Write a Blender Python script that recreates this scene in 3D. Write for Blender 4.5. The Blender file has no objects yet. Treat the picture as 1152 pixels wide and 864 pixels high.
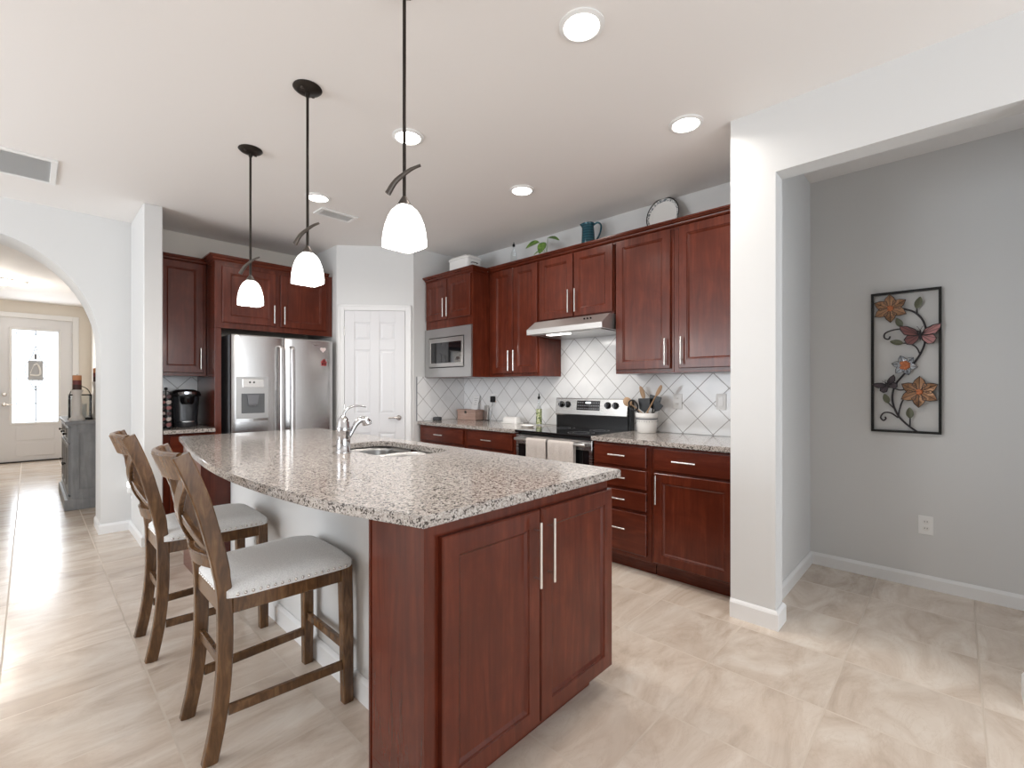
import bpy, bmesh, math, random
from mathutils import Vector, Matrix
random.seed(7)
S = bpy.context.scene
C = S.collection
PI = math.pi

# ------------------------------------------------------------------ camera
H_CAM, F_PX, YAW, HOR = 1.26, 520.0, math.radians(46.25), 437.0
cam_d = bpy.data.cameras.new('camera')
cam_d.sensor_fit = 'HORIZONTAL'
cam_d.sensor_width = 36.0
cam_d.lens = 36.0 * F_PX / 1152.0
cam_d.shift_y = (HOR - 432.0) / 1152.0
cam_d.clip_start = 0.05
cam = bpy.data.objects.new('camera', cam_d)
C.objects.link(cam)
cam.location = (0, 0, H_CAM)
cam.rotation_euler = (PI / 2, 0, -YAW)
S.camera = cam

# ------------------------------------------------------------------ world, daylight, exposure
S.view_settings.view_transform = 'Standard'
S.view_settings.look = 'None'
S.view_settings.exposure = 0.31
S.view_settings.gamma = 1.0
S.view_settings.use_curve_mapping = False
try:
    S.cycles.use_denoising = True
    S.cycles.max_bounces = 10
    S.cycles.diffuse_bounces = 6
    S.cycles.glossy_bounces = 5
    S.cycles.transmission_bounces = 8
    S.cycles.transparent_max_bounces = 10
    S.cycles.sample_clamp_indirect = 6.0
    S.cycles.caustics_reflective = False
    S.cycles.caustics_refractive = False
except Exception:
    pass
W = bpy.data.worlds.new('overcast_sky')
S.world = W
W.use_nodes = True
W.node_tree.nodes['Background'].inputs[0].default_value = (0.86, 0.93, 1.0, 1)
W.node_tree.nodes['Background'].inputs[1].default_value = 2.2


def area(name, loc, rot, sx, sy, power, col, spread=PI):
    d = bpy.data.lights.new(name, 'AREA')
    d.shape = 'RECTANGLE'
    d.size, d.size_y = sx, sy
    d.energy = power
    d.color = col
    d.spread = spread
    o = bpy.data.objects.new(name, d)
    C.objects.link(o)
    o.location = loc
    o.rotation_euler = rot
    return o


DAY = (0.90, 0.95, 1.0)
# daylight through the big windows of the family room behind the camera
area('window_daylight', (-3.42, 3.5, 1.35), (0, -PI / 2 - .45, 0), 2.0, 2.6, 84, DAY)
area('patio_door_daylight', (0.6, -3.42, 1.3), (PI / 2 + .65, 0, 0), 3.6, 2.1, 58, DAY)
area('entry_daylight', (0.08, 11.40, 1.5), (-PI / 2, 0, 0), 0.5, 1.5, 18, DAY)
P_DOWN, P_PEND = 5.5, 6.0

# ------------------------------------------------------------------ materials
def nodes(name):
    m = bpy.data.materials.new(name)
    m.use_nodes = True
    nt = m.node_tree
    return m, nt, nt.nodes['Principled BSDF']


def mat(name, col, rough=0.5, metal=0.0, coat=0.0, **kw):
    m, nt, b = nodes(name)
    b.inputs['Base Color'].default_value = (*col, 1)
    b.inputs['Roughness'].default_value = rough
    b.inputs['Metallic'].default_value = metal
    b.inputs['Coat Weight'].default_value = coat
    for k, v in kw.items():
        b.inputs[k].default_value = v
    return m


def coords(nt, scale=(1, 1, 1), rot=(0, 0, 0), kind='Object'):
    tc = nt.nodes.new('ShaderNodeTexCoord')
    mp = nt.nodes.new('ShaderNodeMapping')
    mp.inputs['Scale'].default_value = scale
    mp.inputs['Rotation'].default_value = rot
    nt.links.new(tc.outputs[kind], mp.inputs[0])
    return mp.outputs[0]


def noise(nt, vec, scale, detail=4, rough=.55, dist=0.0):
    n = nt.nodes.new('ShaderNodeTexNoise')
    n.inputs['Scale'].default_value = scale
    n.inputs['Detail'].default_value = detail
    n.inputs['Roughness'].default_value = rough
    n.inputs['Distortion'].default_value = dist
    nt.links.new(vec, n.inputs['Vector'])
    return n.outputs['Fac']


def ramp(nt, fac, stops, interp='LINEAR'):
    r = nt.nodes.new('ShaderNodeValToRGB')
    r.color_ramp.interpolation = interp
    e = r.color_ramp.elements
    while len(e) < len(stops):
        e.new(0.5)
    for k, (p, c) in enumerate(stops):
        e[k].position = p
        e[k].color = (*c, 1)
    nt.links.new(fac, r.inputs[0])
    return r.outputs[0]


def mix(nt, fac, a, b, mode='MIX'):
    x = nt.nodes.new('ShaderNodeMix')
    x.data_type = 'RGBA'
    x.blend_type = mode
    for v, i in ((fac, 0), (a, 6), (b, 7)):
        if hasattr(v, 'links'):
            nt.links.new(v, x.inputs[i])
        elif isinstance(v, tuple):
            x.inputs[i].default_value = (*v, 1)
        else:
            x.inputs[i].default_value = v
    return x.outputs[2]


def mth(nt, op, a, b=None, c=None):
    x = nt.nodes.new('ShaderNodeMath')
    x.operation = op
    for i, v in enumerate((a, b, c)):
        if v is None:
            continue
        if hasattr(v, 'links'):
            nt.links.new(v, x.inputs[i])
        else:
            x.inputs[i].default_value = v
    return x.outputs[0]


def bump(nt, b, h, strength=.2, dist=.002):
    n = nt.nodes.new('ShaderNodeBump')
    n.inputs['Strength'].default_value = strength
    n.inputs['Distance'].default_value = dist
    nt.links.new(h, n.inputs['Height'])
    nt.links.new(n.outputs[0], b.inputs['Normal'])


def wood(name, c0, c1, c2, scale, rough=.36, coat=.12, gs=3.0):
    m, nt, b = nodes(name)
    v = coords(nt, scale)
    f = noise(nt, v, gs, 5, .6, .8)
    v2 = coords(nt, (1, 1, 1))
    f2 = noise(nt, v2, 5.0, 4, .6, .5)
    col = ramp(nt, f, [(.28, c0), (.52, c1), (.75, c2)])
    col = mix(nt, ramp(nt, f2, [(.38, (0, 0, 0)), (.66, (.6, .6, .6))]), col, c0)
    nt.links.new(col, b.inputs['Base Color'])
    b.inputs['Roughness'].default_value = rough
    b.inputs['Coat Weight'].default_value = coat
    b.inputs['Coat Roughness'].default_value = .18
    b.inputs['Specular IOR Level'].default_value = .36
    bump(nt, b, f, .06, .001)
    return m


CH = ((.070, .0128, .0056), (.108, .0200, .0088), (.150, .0310, .0142))
M = {}
M['cherry'] = wood('cherry_wood', *CH, (9, 9, .8), .24, .08)
M['cherry_h'] = wood('cherry_wood_across', *CH, (.9, .9, 9), .24, .08)
M['cherry_in'] = mat('cherry_shadow_gap', (.03, .007, .005), .6)
M['stool_wood'] = wood('brown_stool_wood', (.058, .028, .012), (.142, .070, .029), (.245, .132, .056), (9, 9, 1.6), .25, .18, 5.0)
M['wall'] = mat('wall_paint', (.665, .665, .66), .55)
M['wall_w'] = mat('warm_wall_paint', (.74, .69, .62), .55)
M['ceil'] = mat('ceiling_paint', (.83, .805, .785), .7)
M['trim'] = mat('white_trim_paint', (.79, .79, .79), .3)
M['door'] = mat('white_door_paint', (.72, .72, .735), .32)
M['nickel'] = mat('brushed_nickel', (.72, .69, .66), .27, 1.0)
M['sink_steel'] = mat('sink_steel', (.36, .355, .35), .36, 1.0)
M['chrome'] = mat('chrome', (.62, .62, .64), .07, 1.0)
M['steel_in'] = mat('satin_steel', (.50, .49, .48), .30, 1.0)
M['bronze'] = mat('oiled_bronze', (.030, .024, .020), .38, .7)
M['bronze_l'] = mat('brushed_bronze', (.10, .085, .075), .42, .7)
M['black'] = mat('black_plastic', (.006, .006, .007), .22)
M['blackglass'] = mat('black_glass', (.006, .006, .007), .04, 0, .5)
M['blackmetal'] = mat('black_metal', (.012, .011, .011), .4, .5)
M['white'] = mat('white_ceramic', (.82, .81, .79), .22)
M['plate'] = mat('white_plastic', (.82, .82, .81), .35)
M['grayside'] = mat('grey_enamel', (.20, .205, .22), .4, .3)


def steel(name, scale, col=(.60, .585, .575), rough=.24):
    m, nt, b = nodes(name)
    f = noise(nt, coords(nt, scale), 6, 3, .6)
    nt.links.new(ramp(nt, f, [(.3, tuple(x * .93 for x in col)), (.7, col)]), b.inputs['Base Color'])
    b.inputs['Metallic'].default_value = 1.0
    nt.links.new(mth(nt, 'MULTIPLY_ADD', f, .12, rough - .06), b.inputs['Roughness'])
    b.inputs['Anisotropic'].default_value = .4
    return m


M['steel'] = steel('stainless_steel', (60, 60, .5))
M['steel_soft'] = steel('satin_stainless_hood', (.5, .5, 80), (.60, .585, .57), .46)
M['steel_trim'] = steel('stainless_trim', (.5, .5, 80), (.46, .45, .445), .34)
M['steel_h'] = steel('stainless_steel_across', (.5, .5, 80), (.64, .63, .62), .26)


def granite():
    m, nt, b = nodes('speckled_granite')
    v = coords(nt)
    vo = nt.nodes.new('ShaderNodeTexVoronoi')
    vo.inputs['Scale'].default_value = 215
    nt.links.new(v, vo.inputs['Vector'])
    sep = nt.nodes.new('ShaderNodeSeparateColor')
    nt.links.new(vo.outputs['Color'], sep.inputs[0])
    big = noise(nt, v, 46, 3, .6, .3)
    base = ramp(nt, big, [(.32, (.31, .265, .235)), (.48, (.41, .37, .335)), (.64, (.50, .46, .425))])
    speck = ramp(nt, sep.outputs[1], [(0, (.40, .355, .325)), (.28, (.50, .455, .42)), (.58, (.24, .215, .20)), (.80, (.62, .585, .55))], 'CONSTANT')
    col = mix(nt, .55, base, speck)
    g1 = noise(nt, v, 60, 2, .5)
    dark = mth(nt, 'MULTIPLY', mth(nt, 'GREATER_THAN', sep.outputs[0], .60), mth(nt, 'GREATER_THAN', g1, .49))
    col = mix(nt, dark, col, (.07, .058, .052))
    nt.links.new(col, b.inputs['Base Color'])
    b.inputs['Roughness'].default_value = .10
    b.inputs['Specular IOR Level'].default_value = .6
    return m


M['granite'] = granite()


def floor_mat():
    m, nt, b = nodes('travertine_tile')
    v = coords(nt)
    T = .4495
    sp = nt.nodes.new('ShaderNodeSeparateXYZ')
    nt.links.new(v, sp.inputs[0])
    xs = mth(nt, 'DIVIDE', mth(nt, 'SUBTRACT', sp.outputs[0], .362), T)
    ys = mth(nt, 'DIVIDE', mth(nt, 'SUBTRACT', sp.outputs[1], .818), T)

    def edge(c):
        fr = mth(nt, 'FRACT', c)
        return mth(nt, 'MINIMUM', fr, mth(nt, 'SUBTRACT', 1.0, fr))
    gx = mth(nt, 'LESS_THAN', edge(xs), .0085)
    gy = mth(nt, 'LESS_THAN', edge(ys), .0085)
    g = mth(nt, 'MAXIMUM', gx, gy)
    cell = nt.nodes.new('ShaderNodeCombineXYZ')
    nt.links.new(mth(nt, 'FLOOR', xs), cell.inputs[0])
    nt.links.new(mth(nt, 'FLOOR', ys), cell.inputs[1])
    wn = nt.nodes.new('ShaderNodeTexWhiteNoise')
    wn.noise_dimensions = '3D'
    nt.links.new(cell.outputs[0], wn.inputs['Vector'])
    off = nt.nodes.new('ShaderNodeVectorMath')
    off.operation = 'MULTIPLY_ADD'
    off.inputs[1].default_value = (9, 9, 9)
    nt.links.new(wn.outputs['Color'], off.inputs[0])
    nt.links.new(v, off.inputs[2])
    mp = nt.nodes.new('ShaderNodeMapping')
    mp.inputs['Rotation'].default_value = (0, 0, math.radians(28))
    mp.inputs['Scale'].default_value = (1.0, 2.6, 1)
    nt.links.new(off.outputs[0], mp.inputs[0])
    f = noise(nt, mp.outputs[0], 1.9, 6, .62, 1.3)
    col = ramp(nt, f, [(.22, (.43, .345, .275)), (.42, (.585, .485, .40)), (.56, (.67, .58, .495)), (.78, (.77, .71, .635))])
    veins = noise(nt, mp.outputs[0], 3.2, 5, .6, 2.2)
    ve = mth(nt, 'LESS_THAN', mth(nt, 'ABSOLUTE', mth(nt, 'SUBTRACT', veins, .5)), .012)
    col = mix(nt, mth(nt, 'MULTIPLY', ve, .16), col, (.47, .36, .27))
    tone = nt.nodes.new('ShaderNodeMapRange')
    tone.inputs[3].default_value = .94
    tone.inputs[4].default_value = 1.05
    nt.links.new(wn.outputs['Value'], tone.inputs[0])
    tc = nt.nodes.new('ShaderNodeCombineColor')
    for i in range(3):
        nt.links.new(tone.outputs[0], tc.inputs[i])
    col = mix(nt, 1.0, col, tc.outputs[0], 'MULTIPLY')
    col = mix(nt, g, col, (.56, .48, .40))
    nt.links.new(col, b.inputs['Base Color'])
    nt.links.new(mth(nt, 'MULTIPLY_ADD', g, .35, .20), b.inputs['Roughness'])
    bump(nt, b, mth(nt, 'SUBTRACT', 1.0, g), .25, .002)
    return m


M['floor'] = floor_mat()


def splash(name, axis):
    m, nt, b = nodes(name)
    v = coords(nt)
    sp = nt.nodes.new('ShaderNodeSeparateXYZ')
    nt.links.new(v, sp.inputs[0])
    h = sp.outputs[axis]
    o = 1.280 if axis == 1 else 2.905
    P = .2275
    a = mth(nt, 'DIVIDE', mth(nt, 'ADD', mth(nt, 'SUBTRACT', h, o), mth(nt, 'SUBTRACT', sp.outputs[2], .920)), P)
    d = mth(nt, 'DIVIDE', mth(nt, 'SUBTRACT', mth(nt, 'SUBTRACT', h, o), mth(nt, 'SUBTRACT', sp.outputs[2], .920)), P)

    def edge(c):
        fr = mth(nt, 'FRACT', c)
        return mth(nt, 'MINIMUM', fr, mth(nt, 'SUBTRACT', 1.0, fr))
    g = mth(nt, 'LESS_THAN', mth(nt, 'MINIMUM', edge(a), edge(d)), .016)
    f = noise(nt, v, 6, 3)
    col = ramp(nt, f, [(.3, (.76, .765, .77)), (.7, (.83, .83, .83))])
    col = mix(nt, g, col, (.34, .33, .32))
    nt.links.new(col, b.inputs['Base Color'])
    nt.links.new(mth(nt, 'MULTIPLY_ADD', g, .5, .14), b.inputs['Roughness'])
    bump(nt, b, mth(nt, 'SUBTRACT', 1.0, g), .3, .002)
    return m


M['splash_y'] = splash('diamond_tile_long_wall', 1)
M['splash_x'] = splash('diamond_tile_short_wall', 0)


def fabric(name, c0, c1, s=320):
    m, nt, b = nodes(name)
    f = noise(nt, coords(nt, (1, 1, 1)), s, 2, .6)
    nt.links.new(ramp(nt, f, [(.35, c0), (.65, c1)]), b.inputs['Base Color'])
    b.inputs['Roughness'].default_value = .9
    bump(nt, b, f, .3, .001)
    return m


M['linen'] = fabric('pale_grey_linen', (.66, .66, .655), (.82, .82, .81), 260)
M['towel'] = fabric('oatmeal_towel', (.44, .39, .36), (.62, .57, .53), 180)
M['greywood'] = wood('washed_grey_wood', (.20, .205, .215), (.27, .275, .285), (.34, .345, .35), (8, 8, .9), .5, .05)


def emis(name, col, s):
    m, nt, b = nodes(name)
    b.inputs['Base Color'].default_value = (.9, .9, .9, 1)
    b.inputs['Emission Color'].default_value = (*col, 1)
    b.inputs['Emission Strength'].default_value = s
    b.inputs['Roughness'].default_value = .3
    return m


M['lens'] = emis('lit_lamp_lens', (1, .95, .88), 9.0)
M['shade'] = emis('lit_opal_glass', (1, .97, .92), 2.6)
M['led'] = emis('hood_lamp', (1, .97, .93), 4.0)
M['glow'] = emis('night_light', (1, .98, .95), 1.6)
M['digits'] = emis('oven_clock_digits', (.8, .95, 1), 1.5)


M['lead'] = mat('grey_lead_came', (.16, .165, .17), .5, .3)
M['signgrey'] = mat('pale_grey_sign', (.46, .47, .49), .5)


def thin_glass(name, tint=(1, 1, 1), rough=.0, trans=.9, white=None):
    m, nt, b = nodes(name)
    t = nt.nodes.new('ShaderNodeBsdfTransparent')
    t.inputs[0].default_value = (*tint, 1)
    if white:
        g = nt.nodes.new('ShaderNodeBsdfTranslucent')
        g.inputs[0].default_value = (*white, 1)
    else:
        g = nt.nodes.new('ShaderNodeBsdfGlossy')
        g.inputs['Roughness'].default_value = rough
    x = nt.nodes.new('ShaderNodeMixShader')
    x.inputs[0].default_value = 1 - trans
    nt.links.new(t.outputs[0], x.inputs[1])
    nt.links.new(g.outputs[0], x.inputs[2])
    nt.links.new(x.outputs[0], nt.nodes['Material Output'].inputs[0])
    return m


M['clear'] = thin_glass('clear_glass', (.93, .95, .95), .03, .86)
M['doorglass'] = thin_glass('textured_door_glass', (.95, .97, .98), .1, .75, (.9, .92, .95))

# ------------------------------------------------------------------ mesh helpers
class Fr:
    """local frame on a cabinet face: u along the face, v up, n out of it"""
    def __init__(s, o, du, dn):
        s.o, s.du, s.dn = Vector(o), Vector(du), Vector(dn)

    def p(s, u, v, n):
        return s.o + s.du * u + Vector((0, 0, v)) + s.dn * n


def east(x, ytop):            # faces -x, u runs towards -y
    return Fr((x, ytop, 0), (0, -1, 0), (-1, 0, 0))


def north(y, x0):             # faces -y, u runs towards +x
    return Fr((x0, y, 0), (1, 0, 0), (0, -1, 0))


def nb():
    return bmesh.new()


def fix(bm):
    bmesh.ops.recalc_face_normals(bm, faces=bm.faces[:])


def hexa(bm, pts, bev=0.0, seg=1):
    vs = [bm.verts.new(p) for p in pts]
    fs = [bm.faces.new([vs[i] for i in q]) for q in
          ((0, 3, 2, 1), (4, 5, 6, 7), (0, 1, 5, 4), (1, 2, 6, 5), (2, 3, 7, 6), (3, 0, 4, 7))]
    if bev > 0:
        es = list({e for f in fs for e in f.edges})
        bmesh.ops.bevel(bm, geom=es, offset=bev, segments=seg, affect='EDGES', profile=.5)


def box(bm, x0, x1, y0, y1, z0, z1, bev=0.0, seg=1):
    hexa(bm, [(x0, y0, z0), (x1, y0, z0), (x1, y1, z0), (x0, y1, z0),
              (x0, y0, z1), (x1, y0, z1), (x1, y1, z1), (x0, y1, z1)], bev, seg)


def obox(bm, fr, u0, u1, v0, v1, n0, n1, bev=0.0, seg=1):
    hexa(bm, [fr.p(u0, v0, n0), fr.p(u1, v0, n0), fr.p(u1, v0, n1), fr.p(u0, v0, n1),
              fr.p(u0, v1, n0), fr.p(u1, v1, n0), fr.p(u1, v1, n1), fr.p(u0, v1, n1)], bev, seg)


def loft(bm, rings, cap0=True, cap1=True, closed=True):
    vr = [[bm.verts.new(p) for p in r] for r in rings]
    n = len(vr[0])
    for a, b in zip(vr, vr[1:]):
        for i in range(n if closed else n - 1):
            j = (i + 1) % n
            bm.faces.new((a[i], a[j], b[j], b[i]))
    if cap0:
        bm.faces.new(vr[0][::-1])
    if cap1:
        bm.faces.new(vr[-1])
    return vr


def panel(bm, fr, u0, u1, v0, v1, n0, t=.02, stile=.055, rec=.008, bead=.012):
    """framed door: flat stiles round a recessed centre"""
    def rg(i, n):
        return [fr.p(u0 + i, v0 + i, n), fr.p(u1 - i, v0 + i, n), fr.p(u1 - i, v1 - i, n), fr.p(u0 + i, v1 - i, n)]
    r = [rg(0, n0), rg(0, n0 + t - .004), rg(.004, n0 + t)]
    if stile:
        r += [rg(stile, n0 + t), rg(stile + .0025, n0 + t - .005), rg(stile + .0065, n0 + t - .005), rg(stile + bead, n0 + t - rec)]
    loft(bm, r)


def tube(bm, pts, r, seg=10, caps=True):
    pts = [Vector(p) for p in pts]
    rr = r if isinstance(r, (list, tuple)) else [r] * len(pts)
    ref = Vector((0, 0, 1))
    rings = []
    prev = None
    for i, p in enumerate(pts):
        t = (pts[min(i + 1, len(pts) - 1)] - pts[max(i - 1, 0)]).normalized()
        if prev is None:
            a = t.cross(ref)
            if a.length < 1e-3:
                a = t.cross(Vector((1, 0, 0)))
            a.normalize()
        else:
            a = prev - t * prev.dot(t)
            a.normalize()
        prev = a
        b = t.cross(a)
        rings.append([p + (a * math.cos(2 * PI * k / seg) + b * math.sin(2 * PI * k / seg)) * rr[i] for k in range(seg)])
    loft(bm, rings, caps, caps)


def spline(pts, n=8):
    pts = [Vector(p) for p in pts]
    out = []
    for i in range(len(pts) - 1):
        p0, p1, p2, p3 = pts[max(i - 1, 0)], pts[i], pts[i + 1], pts[min(i + 2, len(pts) - 1)]
        for k in range(n):
            t = k / n
            out.append(.5 * ((2 * p1) + (p2 - p0) * t + (2 * p0 - 5 * p1 + 4 * p2 - p3) * t * t + (3 * p1 - p0 - 3 * p2 + p3) * t ** 3))
    out.append(pts[-1])
    return out


def beam(bm, pts, side, w, d, ch=.004):
    """rectangular bar swept along pts; w across the fixed side vector, d across the other"""
    pts = [Vector(p) for p in pts]
    s = Vector(side).normalized()
    rings = []
    for i, p in enumerate(pts):
        t = (pts[min(i + 1, len(pts) - 1)] - pts[max(i - 1, 0)]).normalized()
        ss = (s - t * s.dot(t)).normalized()
        n = t.cross(ss)
        ww = (w[i] if isinstance(w, list) else w) / 2
        dd = (d[i] if isinstance(d, list) else d) / 2
        q = [(-ww + ch, -dd), (ww - ch, -dd), (ww, -dd + ch), (ww, dd - ch), (ww - ch, dd), (-ww + ch, dd), (-ww, dd - ch), (-ww, -dd + ch)]
        rings.append([p + ss * a + n * b for a, b in q])
    loft(bm, rings)


def lathe(bm, prof, c=(0, 0, 0), seg=24, axis='Z', caps=True):
    c = Vector(c)
    rings = []
    for r, z in prof:
        ring = []
        for k in range(seg):
            a = 2 * PI * k / seg
            x, y = r * math.cos(a), r * math.sin(a)
            v = {'Z': (x, y, z), 'X': (z, x, y), 'Y': (y, z, x)}[axis]
            ring.append(c + Vector(v))
        rings.append(ring)
    loft(bm, rings, caps, caps)


def prism(bm, poly, z0, z1):
    loft(bm, [[(x, y, z0) for x, y in poly], [(x, y, z1) for x, y in poly]])


def crown(bm, fr, path, prof):
    """moulding profile (out, z) swept along the plan polyline path (u, n), mitred"""
    rings = []
    P = [Vector(p) for p in path]
    for i, p in enumerate(P):
        ns = []
        for a, b in ((i - 1, i), (i, i + 1)):
            if 0 <= a and b < len(P):
                t = (P[b] - P[a]).normalized()
                ns.append(Vector((-t.y, t.x)))
        m = sum(ns, Vector((0, 0))).normalized()
        k = 1 / max(.3, m.dot(ns[0]))
        rings.append([fr.p(p.x + m.x * k * o, z, p.y + m.y * k * o) for o, z in prof])
    loft(bm, rings)


def wloc(o):
    v = Vector((0, 0, 0))
    while o is not None:
        v += o.location
        o = o.parent
    return v


def put(name, bm, m, parent=None, at=None, smooth=None):
    fix(bm)
    me = bpy.data.meshes.new(name)
    off = wloc(parent) if parent else Vector(at or (0, 0, 0))
    if off.length:
        bmesh.ops.translate(bm, verts=bm.verts[:], vec=-off)
    bm.to_mesh(me)
    bm.free()
    for x in (m if isinstance(m, list) else [m]):
        me.materials.append(x)
    if smooth:
        for p in me.polygons:
            p.use_smooth = True
        try:
            me.set_sharp_from_angle(angle=math.radians(smooth))
        except Exception:
            pass
    o = bpy.data.objects.new(name, me)
    C.objects.link(o)
    if parent:
        o.parent = parent
    elif at:
        o.location = at
    return o


def tag(o, label, cat, group=None):
    o['label'] = label
    o['category'] = cat
    if group:
        o['group'] = group
    return o


def thing(name, label, cat, loc, group=None):
    o = bpy.data.objects.new(name, None)
    C.objects.link(o)
    o.location = loc
    o.empty_display_size = .1
    return tag(o, label, cat, group)


def struct(name, bm, m, parent=None, smooth=None):
    o = put(name, bm, m, parent, smooth=smooth)
    o['kind'] = 'structure'
    return o


def dup(root, delta, label=None):
    r = root.copy()
    C.objects.link(r)
    r.location = root.location + Vector(delta)
    if label:
        r['label'] = label
    for ch in list(root.children):
        c = ch.copy()
        C.objects.link(c)
        c.parent = r
        for g in ch.children:
            d = g.copy()
            C.objects.link(d)
            d.parent = c
    return r


# ------------------------------------------------------------------ the room
CZ = 2.743
YB = 5.33            # arch / fridge wall
XS = 3.48            # range wall
bm = nb(); box(bm, -3.6, 4.05, -3.6, 11.7, -.08, 0); struct('floor', bm, M['floor'])
bm = nb(); box(bm, -3.6, 4.05, -3.6, 11.7, CZ, CZ + .08); struct('ceiling', bm, M['ceil'])

# wall with the arch: outline in x,z, extruded in y
YA = 5.75
ax, az, cx0, cz0 = .735, .90, -.309, 1.58
arc = [(cx0 + ax * math.cos(PI * k / 40), cz0 + az * math.sin(PI * k / 40)) for k in range(41)]
outline = [(.75, 0), (.75, CZ), (-3.6, CZ), (-3.6, 0), (cx0 - ax, 0)] + arc[::-1] + [(cx0 + ax, 0)]
bm = nb()
vs = [bm.verts.new((x, YB, z)) for x, z in outline]
es = [bm.edges.new((vs[i], vs[(i + 1) % len(vs)])) for i in range(len(vs))]
bmesh.ops.triangle_fill(bm, use_beauty=True, edges=es)
ex = bmesh.ops.extrude_face_region(bm, geom=bm.faces[:])
bmesh.ops.translate(bm, verts=[e for e in ex['geom'] if isinstance(e, bmesh.types.BMVert)], vec=(0, YA - YB, 0))
struct('wall_arch', bm, M['wall'], smooth=25)
bm = nb(); box(bm, .63, .755, 4.67, YB - .001, 0, CZ, .006); struct('wall_stub', bm, M['wall'])
bm = nb(); box(bm, .751, 2.2, YB, YB + .12, 0, CZ); struct('wall_fridge', bm, M['wall_w'])
# corner pantry: one prism, the diagonal face carries the door
bm = nb(); prism(bm, [(2.2, YB + .12), (2.2, 4.62), (2.79, 4.10), (XS + .12, 4.10), (XS + .12, YB + .12)], 0, CZ)
struct('wall_pantry', bm, M['wall'])
bm = nb(); box(bm, XS, XS + .12, .9, 4.099, 0, CZ); struct('wall_range', bm, M['wall'])
# pier, header and passage at the near end of the range wall
bm = nb(); box(bm, 2.695, 2.825, .675, .899, 0, CZ); box(bm, 2.8245, 3.91, .755, .899, 0, CZ)
struct('wall_pier', bm, M['wall'])
bm = nb(); box(bm, 2.695, 2.825, -.215, .675, 2.392, CZ); struct('wall_header', bm, M['wall'])
bm = nb(); box(bm, 2.695, 2.825, -3.6, -.215, 0, CZ); struct('wall_opening', bm, M['wall'])
bm = nb(); box(bm, 3.91, 4.03, -3.6, .899, 0, CZ); struct('wall_passage', bm, M['wall'])
# family room behind the camera: walls with window openings
def window_wall(name, fixed, lo, hi, along, openings):
    bm = nb()
    def seg(a, b, z0, z1):
        if along == 'y':
            box(bm, fixed[0], fixed[1], a, b, z0, z1)
        else:
            box(bm, a, b, fixed[0], fixed[1], z0, z1)
    cur = lo
    for a, b, z0, z1 in openings:
        seg(cur, a, 0, CZ); seg(a, b, z1, CZ)
        if z0 > 0:
            seg(a, b, 0, z0)
        cur = b
    seg(cur, hi, 0, CZ)
    struct(name, bm, M['wall'])
window_wall('wall_family', (-3.6, -3.48), -3.6, YB, 'y', [(2.2, 4.8, .3, 2.4)])
window_wall('wall_patio', (-3.6, -3.48), -3.48, 2.695, 'x', [(-1.2, 2.4, .05, 2.35)])
for n, (a, b, al) in enumerate(((2.2, 4.8, 'y'), (-1.2, 2.4, 'x')), 3):
    bm = nb()
    z0, z1 = (.3, 2.4) if al == 'y' else (.05, 2.35)
    for k in range(4):
        p = a + (b - a) * k / 3
        q0, q1 = max(a, p - .035), min(b, p + .035)
        if al == 'y': box(bm, -3.56, -3.50, q0, q1, z0, z1)
        else: box(bm, q0, q1, -3.56, -3.50, z0, z1)
    for z in (z0, z1 - .07):
        if al == 'y': box(bm, -3.555, -3.505, a, b, z, z + .07)
        else: box(bm, a, b, -3.555, -3.505, z, z + .07)
    struct('window_%d' % n, bm, M['trim'])
# foyer beyond the arch
bm = nb()
box(bm, -1.7, -.36, 11.5, 11.62, 0, CZ); box(bm, .555, .79, 11.5, 11.62, 0, CZ); box(bm, -.36, .555, 11.5, 11.62, 2.49, CZ)
struct('wall_foyer', bm, M['wall_w'])
bm = nb(); box(bm, .79, .91, YA + .001, 11.62, 0, CZ); struct('wall_foyer_side', bm, M['wall_w'])
bm = nb(); box(bm, -1.82, -1.70, YA + .001, 11.62, 0, CZ); struct('wall_foyer_far_side', bm, M['wall_w'])

# baseboards
BH = .085
def base_prof(bm, pts, h=BH, t=.015):
    """baseboard along a floor polyline; room lies on the side the thickness is added to (left of travel)"""
    fr = Fr((0, 0, 0), (1, 0, 0), (0, 1, 0))
    crown(bm, fr, pts, [(0, 0), (t, 0), (t, h - .018), (t - .005, h - .008), (.003, h), (0, h)])
def baseboard(name, pts, h=BH):
    bm = nb(); base_prof(bm, pts, h); struct(name, bm, M['trim'])
baseboard('baseboard_stub', [(.756, 4.669), (.629, 4.669), (.629, YB - .001), (.427, YB - .001), (.427, YA - .02)][::1])
baseboard('baseboard_pier', [(2.826, .756), (2.826, .674), (2.694, .674), (2.694, .899)][::1], .10)
baseboard('baseboard_passage', [(3.909, -3.4), (3.909, .754), (2.842, .754)], .085)
baseboard('baseboard_opening', [(2.694, -3.4), (2.694, -.214), (2.826, -.214)], .10)
baseboard('baseboard_foyer', [(.789, YA + .02), (.789, 11.49), (.62, 11.49)])

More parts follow.
